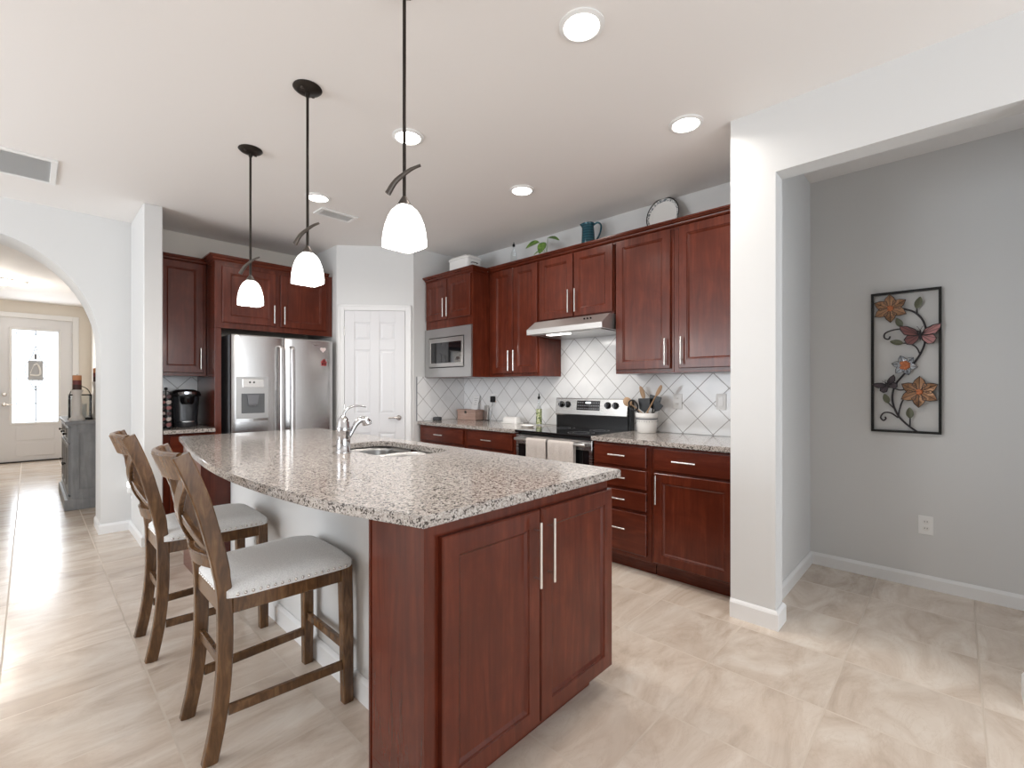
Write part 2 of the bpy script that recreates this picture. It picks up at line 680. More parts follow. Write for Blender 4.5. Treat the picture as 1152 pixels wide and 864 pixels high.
# ---------------- pantry door on the diagonal wall
A0, B0 = Vector((2.2, 4.62, 0)), Vector((2.79, 4.10, 0))
du = (B0 - A0).normalized()
dn = Vector((du.y, -du.x, 0))
PF = Fr(A0, du, dn)
bm = nb()
U0, U1, ZT = .085, .700, 2.065
CP = [(0, 0), (.002, 0)]
for a, b, c, d in ((U0 - .064, U0 - .004, 0, ZT + .064), (U1 + .004, U1 + .064, 0, ZT + .064), (U0 - .004, U1 + .004, ZT + .004, ZT + .064)):
    obox(bm, PF, a, b, c, d, .001, .016, .003)
    if b - a < .1:
        obox(bm, PF, a, a + .02, c, d, .016, .022, .002) if a < .3 else obox(bm, PF, b - .02, b, c, d, .016, .022, .002)
    else:
        obox(bm, PF, a - .06, b + .06, d - .02, d, .016, .022, .002)
struct('trim_1', bm, M['trim'])
dr = thing('door_1', 'white six-panel pantry door with lever handle', 'door', PF.p((U0 + U1) / 2, 0, .01))
dr['kind'] = 'structure'
bm = nb()
obox(bm, PF, U0, U1, .008, ZT, .001, .009)
xs = [(U0 + .10, U0 + .262), (U1 - .262, U1 - .10)]
zs = [(.23, .80), (1.0, 1.66), (1.76, 1.945)]
# stiles and rails laid on the slab, the six fields are raised inside the openings
cuts = [U0, xs[0][0], xs[0][1], xs[1][0], xs[1][1], U1]
for a, b in ((0, 1), (2, 3), (4, 5)):
    obox(bm, PF, cuts[a], cuts[b], .008, ZT, .009, .018, .002)
for x0, x1 in xs:
    for z0, z1 in ((.008, .23), (.80, 1.0), (1.66, 1.76), (1.945, ZT)):
        obox(bm, PF, x0, x1, z0, z1, .009, .018, .002)
    for z0, z1 in zs:
        panel(bm, PF, x0 + .012, x1 - .012, z0 + .012, z1 - .012, .009, .003, 0)
        loft(bm, [[PF.p(x0 + i, z0 + i, n), PF.p(x1 - i, z0 + i, n), PF.p(x1 - i, z1 - i, n), PF.p(x0 + i, z1 - i, n)] for i, n in ((.016, .011), (.030, .016), (.032, .0165))])
put('door_panel', bm, M['door'], dr)
bm = nb()
c = PF.p(U1 - .062, .955, 0)
for r, n0, n1 in ((.027, .018, .026), (.010, .026, .055)):
    tube(bm, [c + dn * n0, c + dn * n1], r, 16)
tube(bm, spline([c + dn * .052, c + dn * .056 - du * .04 + Vector((0, 0, .004)), c + dn * .052 - du * .105 + Vector((0, 0, -.002))], 5), [.010] * 6 + [.008] * 4 + [.006], 10)
put('lever_handle', bm, M['nickel'], dr, smooth=40)
bm = nb()
for z in (.2, 1.05, 1.85):
    tube(bm, [PF.p(U0 - .001, z - .045, .018), PF.p(U0 - .001, z + .045, .018)], .006, 8)
put('hinge', bm, M['nickel'], dr, smooth=40)

# ---------------- front door in the foyer
fd = thing('door_2', 'white front door with tall decorative glass', 'door', (.10, 11.5, 0))
fd['kind'] = 'structure'
FD = north(11.53, 0)
bm = nb()
X0, X1 = -.343, .538
for a, b, c, d in ((X0, -.20, .02, 2.46), (.356, X1, .02, 2.46), (-.20, .356, 2.26, 2.46), (-.20, .356, .02, .675)):
    obox(bm, FD, a, b, c, d, -.02, .02)
for c, d in ((.10, .33), (.37, .60)):
    obox(bm, FD, -.16, .316, c, d, .02, .027, .006)
put('door_slab', bm, M['door'], fd)
bm = nb()
for a, b, c, d in ((-.235, -.2, .64, 2.295), (.356, .391, .64, 2.295), (-.2, .356, 2.26, 2.295), (-.2, .356, .64, .675)):
    obox(bm, FD, a, b, c, d, .02, .034, .006)
put('glass_moulding', bm, M['trim'], fd)
bm = nb()
for a, b, c, d in ((-.3599, -.344, 0, 2.4895), (.539, .5549, 0, 2.4895), (-.344, .539, 2.4605, 2.4895)):
    obox(bm, FD, a, b, c, d, -.088, .0295)
put('jamb', bm, M['trim'], fd)
bm = nb(); obox(bm, FD, -.343, .538, .0005, .0195, -.06, .05, .003); put('threshold', bm, M['bronze'], fd)
bm = nb(); obox(bm, FD, -.2, .356, .675, 2.26, -.004, .004); put('glass_pane', bm, M['doorglass'], fd)
bm = nb()
def ln(pts, r=.004):
    tube(bm, [FD.p(u, v, .012) for u, v in pts], r * 1.5, 6)
cxd = .078
ln([(cxd, .68), (cxd, 1.32)], .005); ln([(cxd, 2.18), (cxd, 2.26)], .005)
ln([(-.15, 1.0), (.31, 1.0)]); ln([(-.15, .69), (-.15, 2.25)], .0025); ln([(.31, .69), (.31, 2.25)], .0025)
ln([(-.15, 2.2), (.31, 2.2)]); ln([(-.15, 1.42), (.31, 1.42)], .0025); ln([(-.15, .72), (.31, .72)], .0025)
for s in (-1, 1):
    ln([(q.x, q.y) for q in spline([(cxd, 1.22, 0), (cxd + s * .05, 1.33, 0), (cxd + s * .10, 1.46, 0), (cxd + s * .13, 1.62, 0), (cxd + s * .05, 1.8, 0), (cxd, 2.0, 0)], 5)], .0035)
    ln([(q.x, q.y) for q in spline([(cxd, 1.26, 0), (cxd + s * .03, 1.36, 0), (cxd + s * .04, 1.5, 0), (cxd, 1.62, 0)], 5)], .0025)
put('leading', bm, M['lead'], fd, smooth=40)
bm = nb()
lathe(bm, [(.03, 0), (.03, -.012), (.012, -.02), (.012, -.03)], (-.29, 11.51, 1.16), 14, 'Y')
lathe(bm, [(.03, 0), (.03, -.012), (.011, -.02), (.011, -.06)], (-.29, 11.51, .99), 14, 'Y')
tube(bm, [(-.29, 11.455, .99), (-.18, 11.455, .985)], .009, 8)
put('lever_handle', bm, M['nickel'], fd, smooth=40)
bm = nb()
for z in (.35, 1.3, 2.2):
    tube(bm, [(X1 + .004, 11.508, z - .05), (X1 + .004, 11.508, z + .05)], .008, 8)
put('hinge', bm, M['nickel'], fd, smooth=40)
bm = nb()
TF = north(11.499, 0)
for a, b, c, d in ((-.43, -.345, 0, 2.55), (.54, .625, 0, 2.55), (-.345, .54, 2.465, 2.55)):
    obox(bm, TF, a, b, c, d, 0, .018, .004)
struct('trim_2', bm, M['trim'])
sg = thing('hanging_sign', 'small grey square sign hung on the front door glass', 'sign', (.075, 11.50, 1.38))
bm = nb(); obox(bm, FD, -.012, .168, 1.40, 1.74, .026, .034, .003); put('plate', bm, M['signgrey'], sg)
bm = nb()
tube(bm, [FD.p(u, v, .037) for u, v in [(q.x, q.y) for q in spline([(.055, 1.66, 0), (.09, 1.68, 0), (.12, 1.63, 0), (.135, 1.53, 0), (.10, 1.49, 0), (.01, 1.495, 0)], 5)]], .015, 8)
tube(bm, [FD.p(u, v, .037) for u, v in [(q.x, q.y) for q in spline([(.055, 1.66, 0), (.03, 1.58, 0), (.012, 1.52, 0)], 5)]], .005, 8)
put('white_emblem', bm, M['white'], sg, smooth=40)['label'] = 'white bell-shaped outline'
bm = nb(); obox(bm, FD, .062, .092, 1.76, 1.86, .024, .036, .008); tube(bm, [FD.p(.077, 1.74, .03), FD.p(.077, 1.77, .03)], .003, 6)
put('suction_hook', bm, M['grayside'], sg)

# ---------------- backsplash tile, on the range wall, its pantry return and behind the coffee maker
bm = nb()
box(bm, XS - .008, XS - .0005, .9005, 4.0915, .916, 1.372)
box(bm, XS - .008, XS - .0005, 1.916, 2.684, 1.372, 1.72)
struct('wall_tile', bm, M['splash_y'])
bm = nb(); box(bm, 2.83, XS - .0085, 4.092, 4.0995, .916, 1.385); struct('wall_tile_return', bm, M['splash_x'])
bm = nb(); box(bm, .757, 1.132, YB - .008, YB - .0005, .916, 1.375); struct('wall_tile_fridge', bm, M['splash_x'])
bm = nb(); box(bm, 2.822, 2.8295, 4.091, 4.0995, .916, 1.385); struct('trim_3', bm, M['grayside'])

# ------------------------------------------------------------------ cabinets
def handle(parent, fr, u, v, L, o, n):
    bm = nb()
    d = (L / 2) - .03
    if o == 'v':
        tube(bm, [fr.p(u, v - L / 2, n + .032), fr.p(u, v + L / 2, n + .032)], .006, 10)
        for s in (-d, d):
            tube(bm, [fr.p(u, v + s, n + .0003), fr.p(u, v + s, n + .032)], .0042, 8)
    else:
        tube(bm, [fr.p(u - L / 2, v, n + .032), fr.p(u + L / 2, v, n + .032)], .006, 10)
        for s in (-d, d):
            tube(bm, [fr.p(u + s, v, n + .0003), fr.p(u + s, v, n + .032)], .0042, 8)
    put('handle', bm, M['nickel'], parent, smooth=50)


CROWN = [(-.004, -.042), (.009, -.042), (.009, -.034), (.005, -.031), (.005, -.026), (.016, -.021), (.022, -.012), (.024, -.006), (.036, -.002), (.040, .003), (.040, .006), (.049, .008), (.049, .019), (-.004, .019)]


def cabinet(name, label, cat, fr, W, z0, z1, depth, fronts, group=None, toe=0.0, crown_path=None, ctop=None, back=.001, hollow=None):
    c = fr.p(W / 2, z0, -depth / 2)
    r = thing(name, label, cat, c, group)
    bm = nb()
    zb = z0 + toe
    if hollow:                      # an opening in the face (microwave niche): u0,u1,v0,v1
        a, b, lo, hi = hollow
        obox(bm, fr, 0, a, zb, z1, -depth, 0); obox(bm, fr, b, W, zb, z1, -depth, 0)
        obox(bm, fr, a, b, hi, z1, -depth, 0)
        if lo > zb + .002: obox(bm, fr, a, b, zb, lo, -depth, 0)
        obox(bm, fr, a, b, lo, hi, -depth, -depth + .01)
    else:
        obox(bm, fr, 0, W, zb, z1, -depth, 0, .0015)
    put('body', bm, M['cherry'], r)
    if toe:
        bm = nb(); obox(bm, fr, .002, W - .002, z0, zb - .0005, -depth + .01, -.07)
        put('toe_kick', bm, M['cherry_h'], r)
    if crown_path:
        bm = nb(); crown(bm, fr, crown_path, [(o, (ctop or z1) + z) for o, z in CROWN]); put('crown_moulding', bm, M['cherry_h'], r)
    for f in fronts:
        kind, u0, u1, v0, v1 = f[:5]
        bm = nb()
        if kind == 'door':
            panel(bm, fr, u0, u1, v0, v1, .0005, .021, .058, .012, .016)
            o = put('door', bm, M['cherry'], r)
        else:
            panel(bm, fr, u0, u1, v0, v1, .0005, .02, 0)
            o = put('drawer', bm, M['cherry_h'], r)
        if len(f) > 5 and f[5]:
            hu, hv, hl, ho = f[5]
            handle(o, fr, hu, hv, hl, ho, .0205)
    return r


XB = 2.862                       # base cabinet face on the range wall
DB = XS - XB - .010
# base cabinets right of the range
fr = east(XB, 1.909)
Wd = 1.909 - 1.455
zs = [(.725, .862), (.578, .705), (.432, .558), (.135, .412)]
cabinet('base_cabinet', 'cherry base cabinet with four stacked drawers beside the range', 'cabinet', fr, Wd, 0, .880, DB,
        [('drawer', .014, Wd - .03, a, b, (Wd / 2 - .01, (a + b) / 2 + .005 if b - a < .2 else .30, .135, 'h')) for a, b in zs], 'base cabinets on the range wall', .10)
fr = east(XB, 1.453)
Wd = 1.453 - .902
cabinet('base_cabinet', 'cherry base cabinet with one wide drawer over a single door beside the white pier', 'cabinet', fr, Wd, 0, .880, DB,
        [('drawer', .022, Wd - .018, .722, .862, (.235, .795, .15, 'h')),
         ('door', .022, Wd - .018, .115, .705, (.048, .60, .19, 'v'))], 'base cabinets on the range wall', .10)
# left of the range
for y1, y0, lab in ((4.085, 3.336, 'cherry base cabinet with one drawer in the corner by the pantry wall'), (3.334, 2.690, 'cherry base cabinet with one drawer between range and corner cabinet')):
    fr = east(XB, y1)
    Wd = y1 - y0
    cabinet('base_cabinet', lab, 'cabinet', fr, Wd, 0, .880, DB,
            [('drawer', .03, Wd - .03, .725, .862, (Wd / 2, .797, .135, 'h')),
             ('door', .03, Wd / 2 - .003, .115, .705, (Wd / 2 - .045, .60, .16, 'v')),
             ('door', Wd / 2 + .003, Wd - .03, .115, .705, (Wd / 2 + .045, .60, .16, 'v'))], 'base cabinets on the range wall', .10)

# worktops
def slab(name, label, poly, z0=.882, z1=.914, hole=None, cat='countertop'):
    bm = nb()
    loops = [poly] + ([hole] if hole else [])
    es = []
    for L in loops:
        vs = [bm.verts.new((x, y, z1)) for x, y in L]
        es += [bm.edges.new((vs[i], vs[(i + 1) % len(vs)])) for i in range(len(vs))]
    bmesh.ops.triangle_fill(bm, use_beauty=True, edges=es)
    ex = bmesh.ops.extrude_face_region(bm, geom=bm.faces[:])
    bmesh.ops.translate(bm, verts=[e for e in ex['geom'] if isinstance(e, bmesh.types.BMVert)], vec=(0, 0, z0 - z1))
    fix(bm)
    sharp = [e for e in bm.edges if len(e.link_faces) == 2 and e.calc_face_angle(0) > .9 and abs(e.verts[0].co.z - e.verts[1].co.z) < 1e-5]
    bmesh.ops.bevel(bm, geom=sharp, offset=.004, segments=2, affect='EDGES')
    return tag(put(name, bm, M['granite'], None, at=(poly[0][0], poly[0][1], z0), smooth=35), label, cat)


def rect(x0, x1, y0, y1):
    return [(x0, y0), (x1, y0), (x1, y1), (x0, y1)]


slab('countertop', 'short granite worktop between the range and the white pier', rect(2.828, XS - .010, .902, 1.911))
slab('countertop', 'granite worktop in the corner by the pantry, holding small items', rect(2.828, XS - .010, 2.689, 4.090))
slab('countertop', 'small granite worktop under the coffee maker', rect(.758, 1.126, 4.665, YB - .010))

# ---------------- wall cabinets, range wall
XU = 3.160
DU = XS - XU - .001
GU = 'wall cabinets on the range wall'
ZU0, ZU1 = 1.372, 2.425
fr = east(XU, 1.905)
Wd = 1.905 - 1.435
cabinet('wall_cabinet', 'tall cherry wall cabinet with one door beside the range hood', 'cabinet', fr, Wd, ZU0, ZU1, DU,
        [('door', .010, Wd - .02, 1.402, 2.395, (Wd - .048, 1.52, .19, 'v'))], GU, crown_path=[(-.0095, 0), (Wd, 0)])
fr = east(XU, 1.434)
Wd = 1.434 - .902
cabinet('wall_cabinet', 'tall cherry wall cabinet with one door touching the white pier', 'cabinet', fr, Wd, ZU0, ZU1, DU,
        [('door', .040, Wd - .004, 1.402, 2.395, (.068, 1.525, .19, 'v'))], GU, crown_path=[(.001, 0), (Wd, 0)])
fr = east(XU, 2.684)
Wd = 2.684 - 1.916
cabinet('wall_cabinet', 'short two-door cherry wall cabinet above the range hood', 'cabinet', fr, Wd, 1.845, ZU1, DU,
        [('door', .012, Wd / 2 - .006, 1.862, 2.395, (Wd / 2 - .035, 1.99, .19, 'v')),
         ('door', Wd / 2 + .006, Wd - .012, 1.862, 2.395, (Wd / 2 + .035, 1.99, .19, 'v'))], GU, crown_path=[(.001, 0), (Wd, 0)])
fr = east(XU, 3.336)
Wd = 3.336 - 2.686
cabinet('wall_cabinet', 'tall two-door cherry wall cabinet between microwave and range hood', 'cabinet', fr, Wd, ZU0, ZU1, DU,
        [('door', .060, .060 + .275, 1.402, 2.395, (.060 + .245, 1.52, .19, 'v')),
         ('door', .342, Wd - .012, 1.402, 2.395, (.372, 1.52, .19, 'v'))], GU, crown_path=[(.002, 0), (Wd, 0)])
XM = 2.945
DM = XS - XM - .010
fr = east(XM, 4.090)
Wd = 4.090 - 3.338
cabinet('wall_cabinet', 'deep two-door cherry wall cabinet holding the microwave', 'cabinet', fr, Wd, ZU0, ZU1 - .012, DM,
        [('door', .022, Wd / 2 - .005, 1.965, 2.372, (Wd / 2 - .032, 2.08, .19, 'v')),
         ('door', Wd / 2 + .005, Wd - .022, 1.965, 2.372, (Wd / 2 + .032, 2.08, .19, 'v'))], GU,
        crown_path=[(0, 0), (Wd, 0), (Wd, -(XU - XM) + .047)], ctop=ZU1 - .012, hollow=(.03, Wd - .03, 1.40, 1.88))

# ---------------- fridge wall cabinets
fr = north(4.72, .757)
Wd = 1.130 - .757
cabinet('base_cabinet', 'narrow cherry base cabinet under the coffee maker', 'cabinet', fr, Wd, 0, .880, YB - .002 - 4.72,
        [('drawer', .05, Wd - .02, .722, .862), ('door', .05, Wd - .02, .115, .705, (Wd - .05, .60, .16, 'v'))], None, .10)
fr = north(5.0, .757)
Wd = 1.131 - .757
cabinet('wall_cabinet', 'narrow one-door cherry wall cabinet above the coffee maker', 'cabinet', fr, Wd, ZU0, ZU1, YB - .002 - 5.0,
        [('door', .012, Wd - .022, 1.402, 2.395, (Wd - .05, 1.53, .19, 'v'))], None, crown_path=[(0, 0), (Wd - .0005, 0)])
fr = north(4.715, 1.133)
Wd = 2.197 - 1.133
FCD = YB - .002 - 4.715
r = cabinet('fridge_cabinet', 'cherry cabinet with two doors and a tall side panel around the fridge', 'cabinet', fr, Wd, 1.80, ZU1, FCD,
            [('door', .055, .055 + .452, 1.852, 2.352, (.055 + .425, 1.962, .17, 'v')),
             ('door', .545, .545 + .452, 1.852, 2.352, (.572, 1.962, .17, 'v'))], None,
            crown_path=[(0, -.228), (0, 0), (Wd - .051, 0)], ctop=ZU1)
bm = nb(); obox(bm, fr, 0, .05, 0, 1.7995, -FCD, 0, .0015); put('side_panel', bm, M['cherry'], r)

# ------------------------------------------------------------------ refrigerator
FX0, FX1 = 1.235, 2.155
rf = thing('refrigerator', 'stainless side-by-side refrigerator with ice and water dispenser', 'refrigerator', ((FX0 + FX1) / 2, 4.95, 0))
bm = nb(); box(bm, FX0 + .005, FX1 - .005, 4.665, 5.30, .02, 1.745, .004); put('body', bm, M['grayside'], rf)
def fdoor(name, x0, x1, cut=None):
    """door slab with a softly bowed front; cut = dispenser opening"""
    bm = nb()
    n = 14
    ys = [4.60 - .012 * (1 - (2 * k / n - 1) ** 2) for k in range(n + 1)]
    xs = [x0 + (x1 - x0) * k / n for k in range(n + 1)]
    ring = [(x0, 4.660), (x1, 4.660), (x1, 4.612)] + [(xs[k], ys[k]) for k in range(n - 1, 0, -1)] + [(x0, 4.612)]
    z0, z1 = .10, 1.742
    rings = [[(x, y, z0) for x, y in ring], [(x, y, z1 - .01) for x, y in ring], [(x0 + (x - x0) * .994 + .001, y + (.006 if y < 4.65 else 0), z1) for x, y in ring]]
    loft(bm, rings)
    return put(name, bm, M['steel'], rf, smooth=30)
XM_ = 1.683
d1 = fdoor('door', FX0, XM_ - .004)
d2 = fdoor('door', XM_ + .004, FX1)
for x, d in ((1.635, d1), (1.733, d2)):
    bm = nb()
    pts = [(x, 4.590, 1.655), (x, 4.545, 1.645), (x, 4.535, 1.60), (x, 4.530, 1.25), (x, 4.530, .85), (x, 4.535, .50), (x, 4.545, .455), (x, 4.590, .445)]
    beam(bm, spline(pts, 5), (1, 0, 0), .036, .020, .007)
    put('handle', bm, M['steel'], d, smooth=40)
ds = put('dispenser', nb(), M['grayside'], d1)
bpy.data.objects.remove(ds)
bm = nb()
yf = 4.584
for a, b, c, e in ((1.266, 1.306, .990, 1.365), (1.500, 1.530, .990, 1.365), (1.306, 1.500, 1.215, 1.365), (1.306, 1.500, .990, 1.035)):
    box(bm, a, b, yf, 4.61, c, e)
loft(bm, [[(1.266 + (1.530 - 1.266) * k / 8, yf - .018 * math.sin(PI * k / 8), z) for k in range(9)] + [(1.530, 4.60, z), (1.266, 4.60, z)] for z in (.965, .989)])
dp = put('dispenser', bm, M['steel_in'], d1)
dp['label'] = 'grey ice and water dispenser'
# ------- dispenser recess lies in front of the door skin as a shallow dark tray
bm = nb(); box(bm, 1.307, 1.499, 4.5870, 4.5895, 1.036, 1.214)
put('dispenser_recess', bm, mat('dispenser_grey', (.13, .135, .14), .3, .4), d1)
bm = nb()
loft(bm, [[(1.35, 4.5865, 1.20), (1.445, 4.5865, 1.20), (1.445, 4.565, 1.20), (1.35, 4.565, 1.20)],
          [(1.36, 4.5865, 1.12), (1.435, 4.5865, 1.12), (1.435, 4.570, 1.12), (1.36, 4.570, 1.12)],
          [(1.375, 4.5865, 1.10), (1.42, 4.5865, 1.10), (1.42, 4.576, 1.10), (1.375, 4.576, 1.10)]])
put('dispenser_paddle', bm, M['grayside'], d1)
bm = nb()
box(bm, 1.315, 1.49, 4.580, 4.5838, 1.27, 1.345, .002); put('control_panel', bm, M['nickel'], d1)
bm = nb()
for x in (1.375, 1.408):
    box(bm, x - .007, x + .007, 4.5785, 4.5799, 1.308, 1.322)
put('control_button', bm, M['black'], d1)
bm = nb(); box(bm, 1.945, 2.015, 4.5855, 4.5895, 1.680, 1.690, .001); put('badge', bm, M['chrome'], d2)
bm = nb(); box(bm, FX0 + .02, FX1 - .02, 4.625, 4.665, .0, .092); put('grille', bm, M['blackmetal'], rf)
# magnets on its door
bm = nb()
hp = []
for k in range(24):
    t = 2 * PI * k / 24
    hp.append((2.045 + .0018 * 16 * math.sin(t) ** 3, 1.648 + .0018 * (13 * math.cos(t) - 5 * math.cos(2 * t) - 2 * math.cos(3 * t) - math.cos(4 * t))))
loft(bm, [[(x, 4.5935, z) for x, z in hp], [(x, 4.584, z) for x, z in hp]])
mg = tag(put('fridge_magnet', bm, mat('pale_pink_enamel', (.75, .62, .60), .3), None, at=(2.045, 4.59, 1.63)), 'pale heart-shaped magnet on the refrigerator door', 'magnet')
mg2 = thing('fridge_magnet', 'small red house-shaped magnet on the refrigerator door', 'magnet', (2.05, 4.59, 1.49))
bm = nb()
hp = [(2.026, 1.487), (2.078, 1.487), (2.078, 1.520), (2.088, 1.520), (2.066, 1.540), (2.066, 1.552), (2.056, 1.552), (2.050, 1.556), (2.016, 1.520), (2.026, 1.520)]
loft(bm, [[(x, 4.5955, z) for x, z in hp], [(x, 4.585, z) for x, z in hp]])
put('plaque', bm, mat('red_enamel', (.30, .03, .03), .35), mg2)
bm = nb()
for a, b, c, d in ((2.03, 2.045, 1.50, 1.515), (2.057, 2.072, 1.50, 1.515), (2.045, 2.06, 1.525, 1.54)):
    box(bm, a, b, 4.5835, 4.5848, c, d)
put('window_mark', bm, M['black'], mg2)

# ------------------------------------------------------------------ microwave
mw = thing('microwave', 'built-in stainless microwave set under the deep corner wall cabinet', 'microwave', (2.95, 3.714, 1.39))
MF = east(XM, 4.090)
MW = 4.090 - 3.338
bm = nb()
for a, b, c, d in ((.004, .075, 1.376, 1.875), (MW - .105, MW - .006, 1.376, 1.875), (.075, MW - .105, 1.785, 1.875), (.075, MW - .105, 1.376, 1.470)):
    obox(bm, MF, a, b, c, d, .001, .020)
put('trim_kit', bm, M['steel_trim'], mw)
bm = nb(); obox(bm, MF, .034, MW - .034, 1.402, 1.878, -.40, .0005); put('body', bm, M['blackmetal'], mw)
bm = nb()
a0, a1, c0, c1 = .085, MW - .115, 1.480, 1.775
for a, b, c, d in ((a0, a0 + .03, c0, c1), (a1 - .03, a1, c0, c1), (a0 + .03, a1 - .03, c1 - .045, c1), (a0 + .03, a1 - .03, c0, c0 + .04)):
    obox(bm, MF, a, b, c, d, .001, .027, .002)
dw = put('door', bm, M['steel_in'], mw)
bm = nb(); obox(bm, MF, a0 + .03, a1 - .03, c0 + .04, c1 - .045, .002, .024); put('window', bm, M['blackglass'], dw)

# ------------------------------------------------------------------ range hood
hd = thing('range_hood', 'stainless under-cabinet range hood above the black cooktop', 'hood', (3.25, 2.30, 1.70))
bm = nb()
HX = 2.985
prof = [(XS - .010, 1.843), (3.095, 1.843), (HX, 1.765), (HX, 1.722), (XS - .010, 1.722)]
y0, y1 = 1.919, 2.681
loft(bm, [[(x, y, z) for x, z in prof] for y in (y0, y1)])
put('canopy', bm, M['steel_soft'], hd)
bm = nb(); box(bm, 3.02, XS - .03, y0 + .03, y1 - .03, 1.7145, 1.7215, .002); put('filter_panel', bm, M['steel_in'], hd)
bm = nb(); box(bm, 3.03, 3.09, 2.28, 2.50, 1.708, 1.714, .002); put('lamp', bm, M['led'], hd)
bm = nb()
for y in (2.06, 2.09, 2.12):
    tube(bm, [(3.048, y, 1.808), (3.040, y, 1.816)], .007, 10)
put('switch', bm, M['black'], hd, smooth=40)
hl = area('hood_light', (3.06, 2.39, 1.700), (0, 0, 0), .06, .2, 2.2, (1, .96, .9))
hl.parent = hd; hl.location = hl.location - hd.location

# ------------------------------------------------------------------ range
RY0, RY1 = 1.9145, 2.6865
rg = thing('range', 'freestanding stainless electric range with black glass cooktop', 'range', (3.15, 2.30, 0))
bm = nb(); box(bm, 2.885, 3.465, RY0, RY1, .02, .893, .002); put('body', bm, M['blackmetal'], rg)
bm = nb(); box(bm, 2.838, 3.40, RY0, RY1, .894, .912, .004); ct = put('cooktop', bm, M['blackglass'], rg)
for (x, y, r_) in ((3.00, 2.12, .105), (3.00, 2.49, .085), (3.26, 2.12, .08), (3.26, 2.49, .10)):
    bm = nb()
    for q in (r_, r_ * .62):
        rings = []
        for rr, z in ((q, .9121), (q, .9124), (q - .0025, .9124), (q - .0025, .9121)):
            rings.append([(x + rr * math.cos(2 * PI * k / 40), y + rr * math.sin(2 * PI * k / 40), z) for k in range(40)])
        loft(bm, rings, False, False)
    put('burner_ring', bm, M['grayside'], ct)
BG = Fr((3.395, RY1, 0), (0, -1, 0), (-1, 0, 0))
RW = RY1 - RY0
bm = nb(); box(bm, 3.405, 3.465, RY0, RY1, .894, 1.168, .003)
box(bm, 3.395, 3.406, RY0 + .02, RY1 - .02, .913, 1.012)
put('backguard', bm, M['black'], rg)
bm = nb()
loft(bm, [[(3.404, y, 1.018), (3.385, y, 1.020), (3.380, y, 1.030), (3.398, y, 1.166), (3.406, y, 1.172), (3.43, y, 1.172), (3.43, y, 1.169), (3.404, y, 1.167)] for y in (RY0 + .022, RY1 - .004)])
cp = put('control_panel', bm, M['steel_h'], rg)
def onpanel(u, v, n=0.0):       # sloped panel point
    t = (v - 1.03) / .136
    return Vector((3.380 + .018 * t - n, RY1 - u, v))
for u in (.075, .145, .565, .640):
    bm = nb()
    tube(bm, [onpanel(u, 1.115, -.002), onpanel(u, 1.115, .006)], .030, 20)
    kp = onpanel(u, 1.115, .005)
    tube(bm, [kp, kp + Vector((-.022, 0, .002))], [.024, .020], 20)
    kn = put('knob', bm, M['black'], cp, smooth=40)
    bm = nb(); hexa(bm, [kp + Vector((a - .032, b, c)) for a, b, c in ((.012, -.004, -.02), (.012, .004, -.02), (0, .004, -.02), (0, -.004, -.02), (.012, -.004, .02), (.012, .004, .02), (0, .004, .02), (0, -.004, .02))])
    o_ = put('knob_grip', bm, M['grayside'], cp)
bm = nb()
hexa(bm, [onpanel(.245, 1.068, -.001), onpanel(.485, 1.068, -.001), onpanel(.485, 1.068, .003), onpanel(.245, 1.068, .003),
          onpanel(.245, 1.152, -.001), onpanel(.485, 1.152, -.001), onpanel(.485, 1.152, .003), onpanel(.245, 1.152, .003)])
put('display', bm, M['blackglass'], cp)
bm = nb()
for i in range(10):
    for j in range(3):
        if 3 <= i <= 5 and j == 2:
            continue
        u, v = .262 + i * .0235, 1.083 + j * .026
        hexa(bm, [onpanel(u + a, v + b, n) for b in (-.004, .004) for a, n in ((-.007, .003), (.007, .003), (.007, .0036), (-.007, .0036))])
put('keypad', bm, M['grayside'], cp)
bm = nb(); hexa(bm, [onpanel(.365 + a, 1.135 + b, n) for b in (-.007, .007) for a, n in ((-.026, .003), (.026, .003), (.026, .0036), (-.026, .0036))])
put('clock', bm, M['digits'], cp)
# oven door
od_bm = nb()
OF = Fr((2.884, RY1, 0), (0, -1, 0), (-1, 0, 0))
obox(od_bm, OF, .004, RW - .004, .80, .876, 0, .034, .003)
obox(od_bm, OF, .004, .03, .215, .80, 0, .030); obox(od_bm, OF, RW - .03, RW - .004, .215, .80, 0, .030)
obox(od_bm, OF, .03, RW - .03, .215, .27, 0, .030)
od = put('oven_door', od_bm, M['steel_h'], rg)
bm = nb(); obox(bm, OF, .0305, RW - .0305, .2705, .7995, .002, .029); put('oven_window', bm, M['blackglass'], od)
bm = nb()
tube(bm, [OF.p(.03, .842, .075), OF.p(RW - .03, .842, .075)], .012, 12)
for u in (.05, RW - .05):
    obox(bm, OF, u - .012, u + .012, .828, .856, .0345, .078, .003)
put('oven_handle', bm, M['steel_in'], od, smooth=40)
bm = nb(); obox(bm, OF, .004, RW - .004, .06, .205, 0, .026, .003); put('warming_drawer', bm, M['steel_h'], rg)

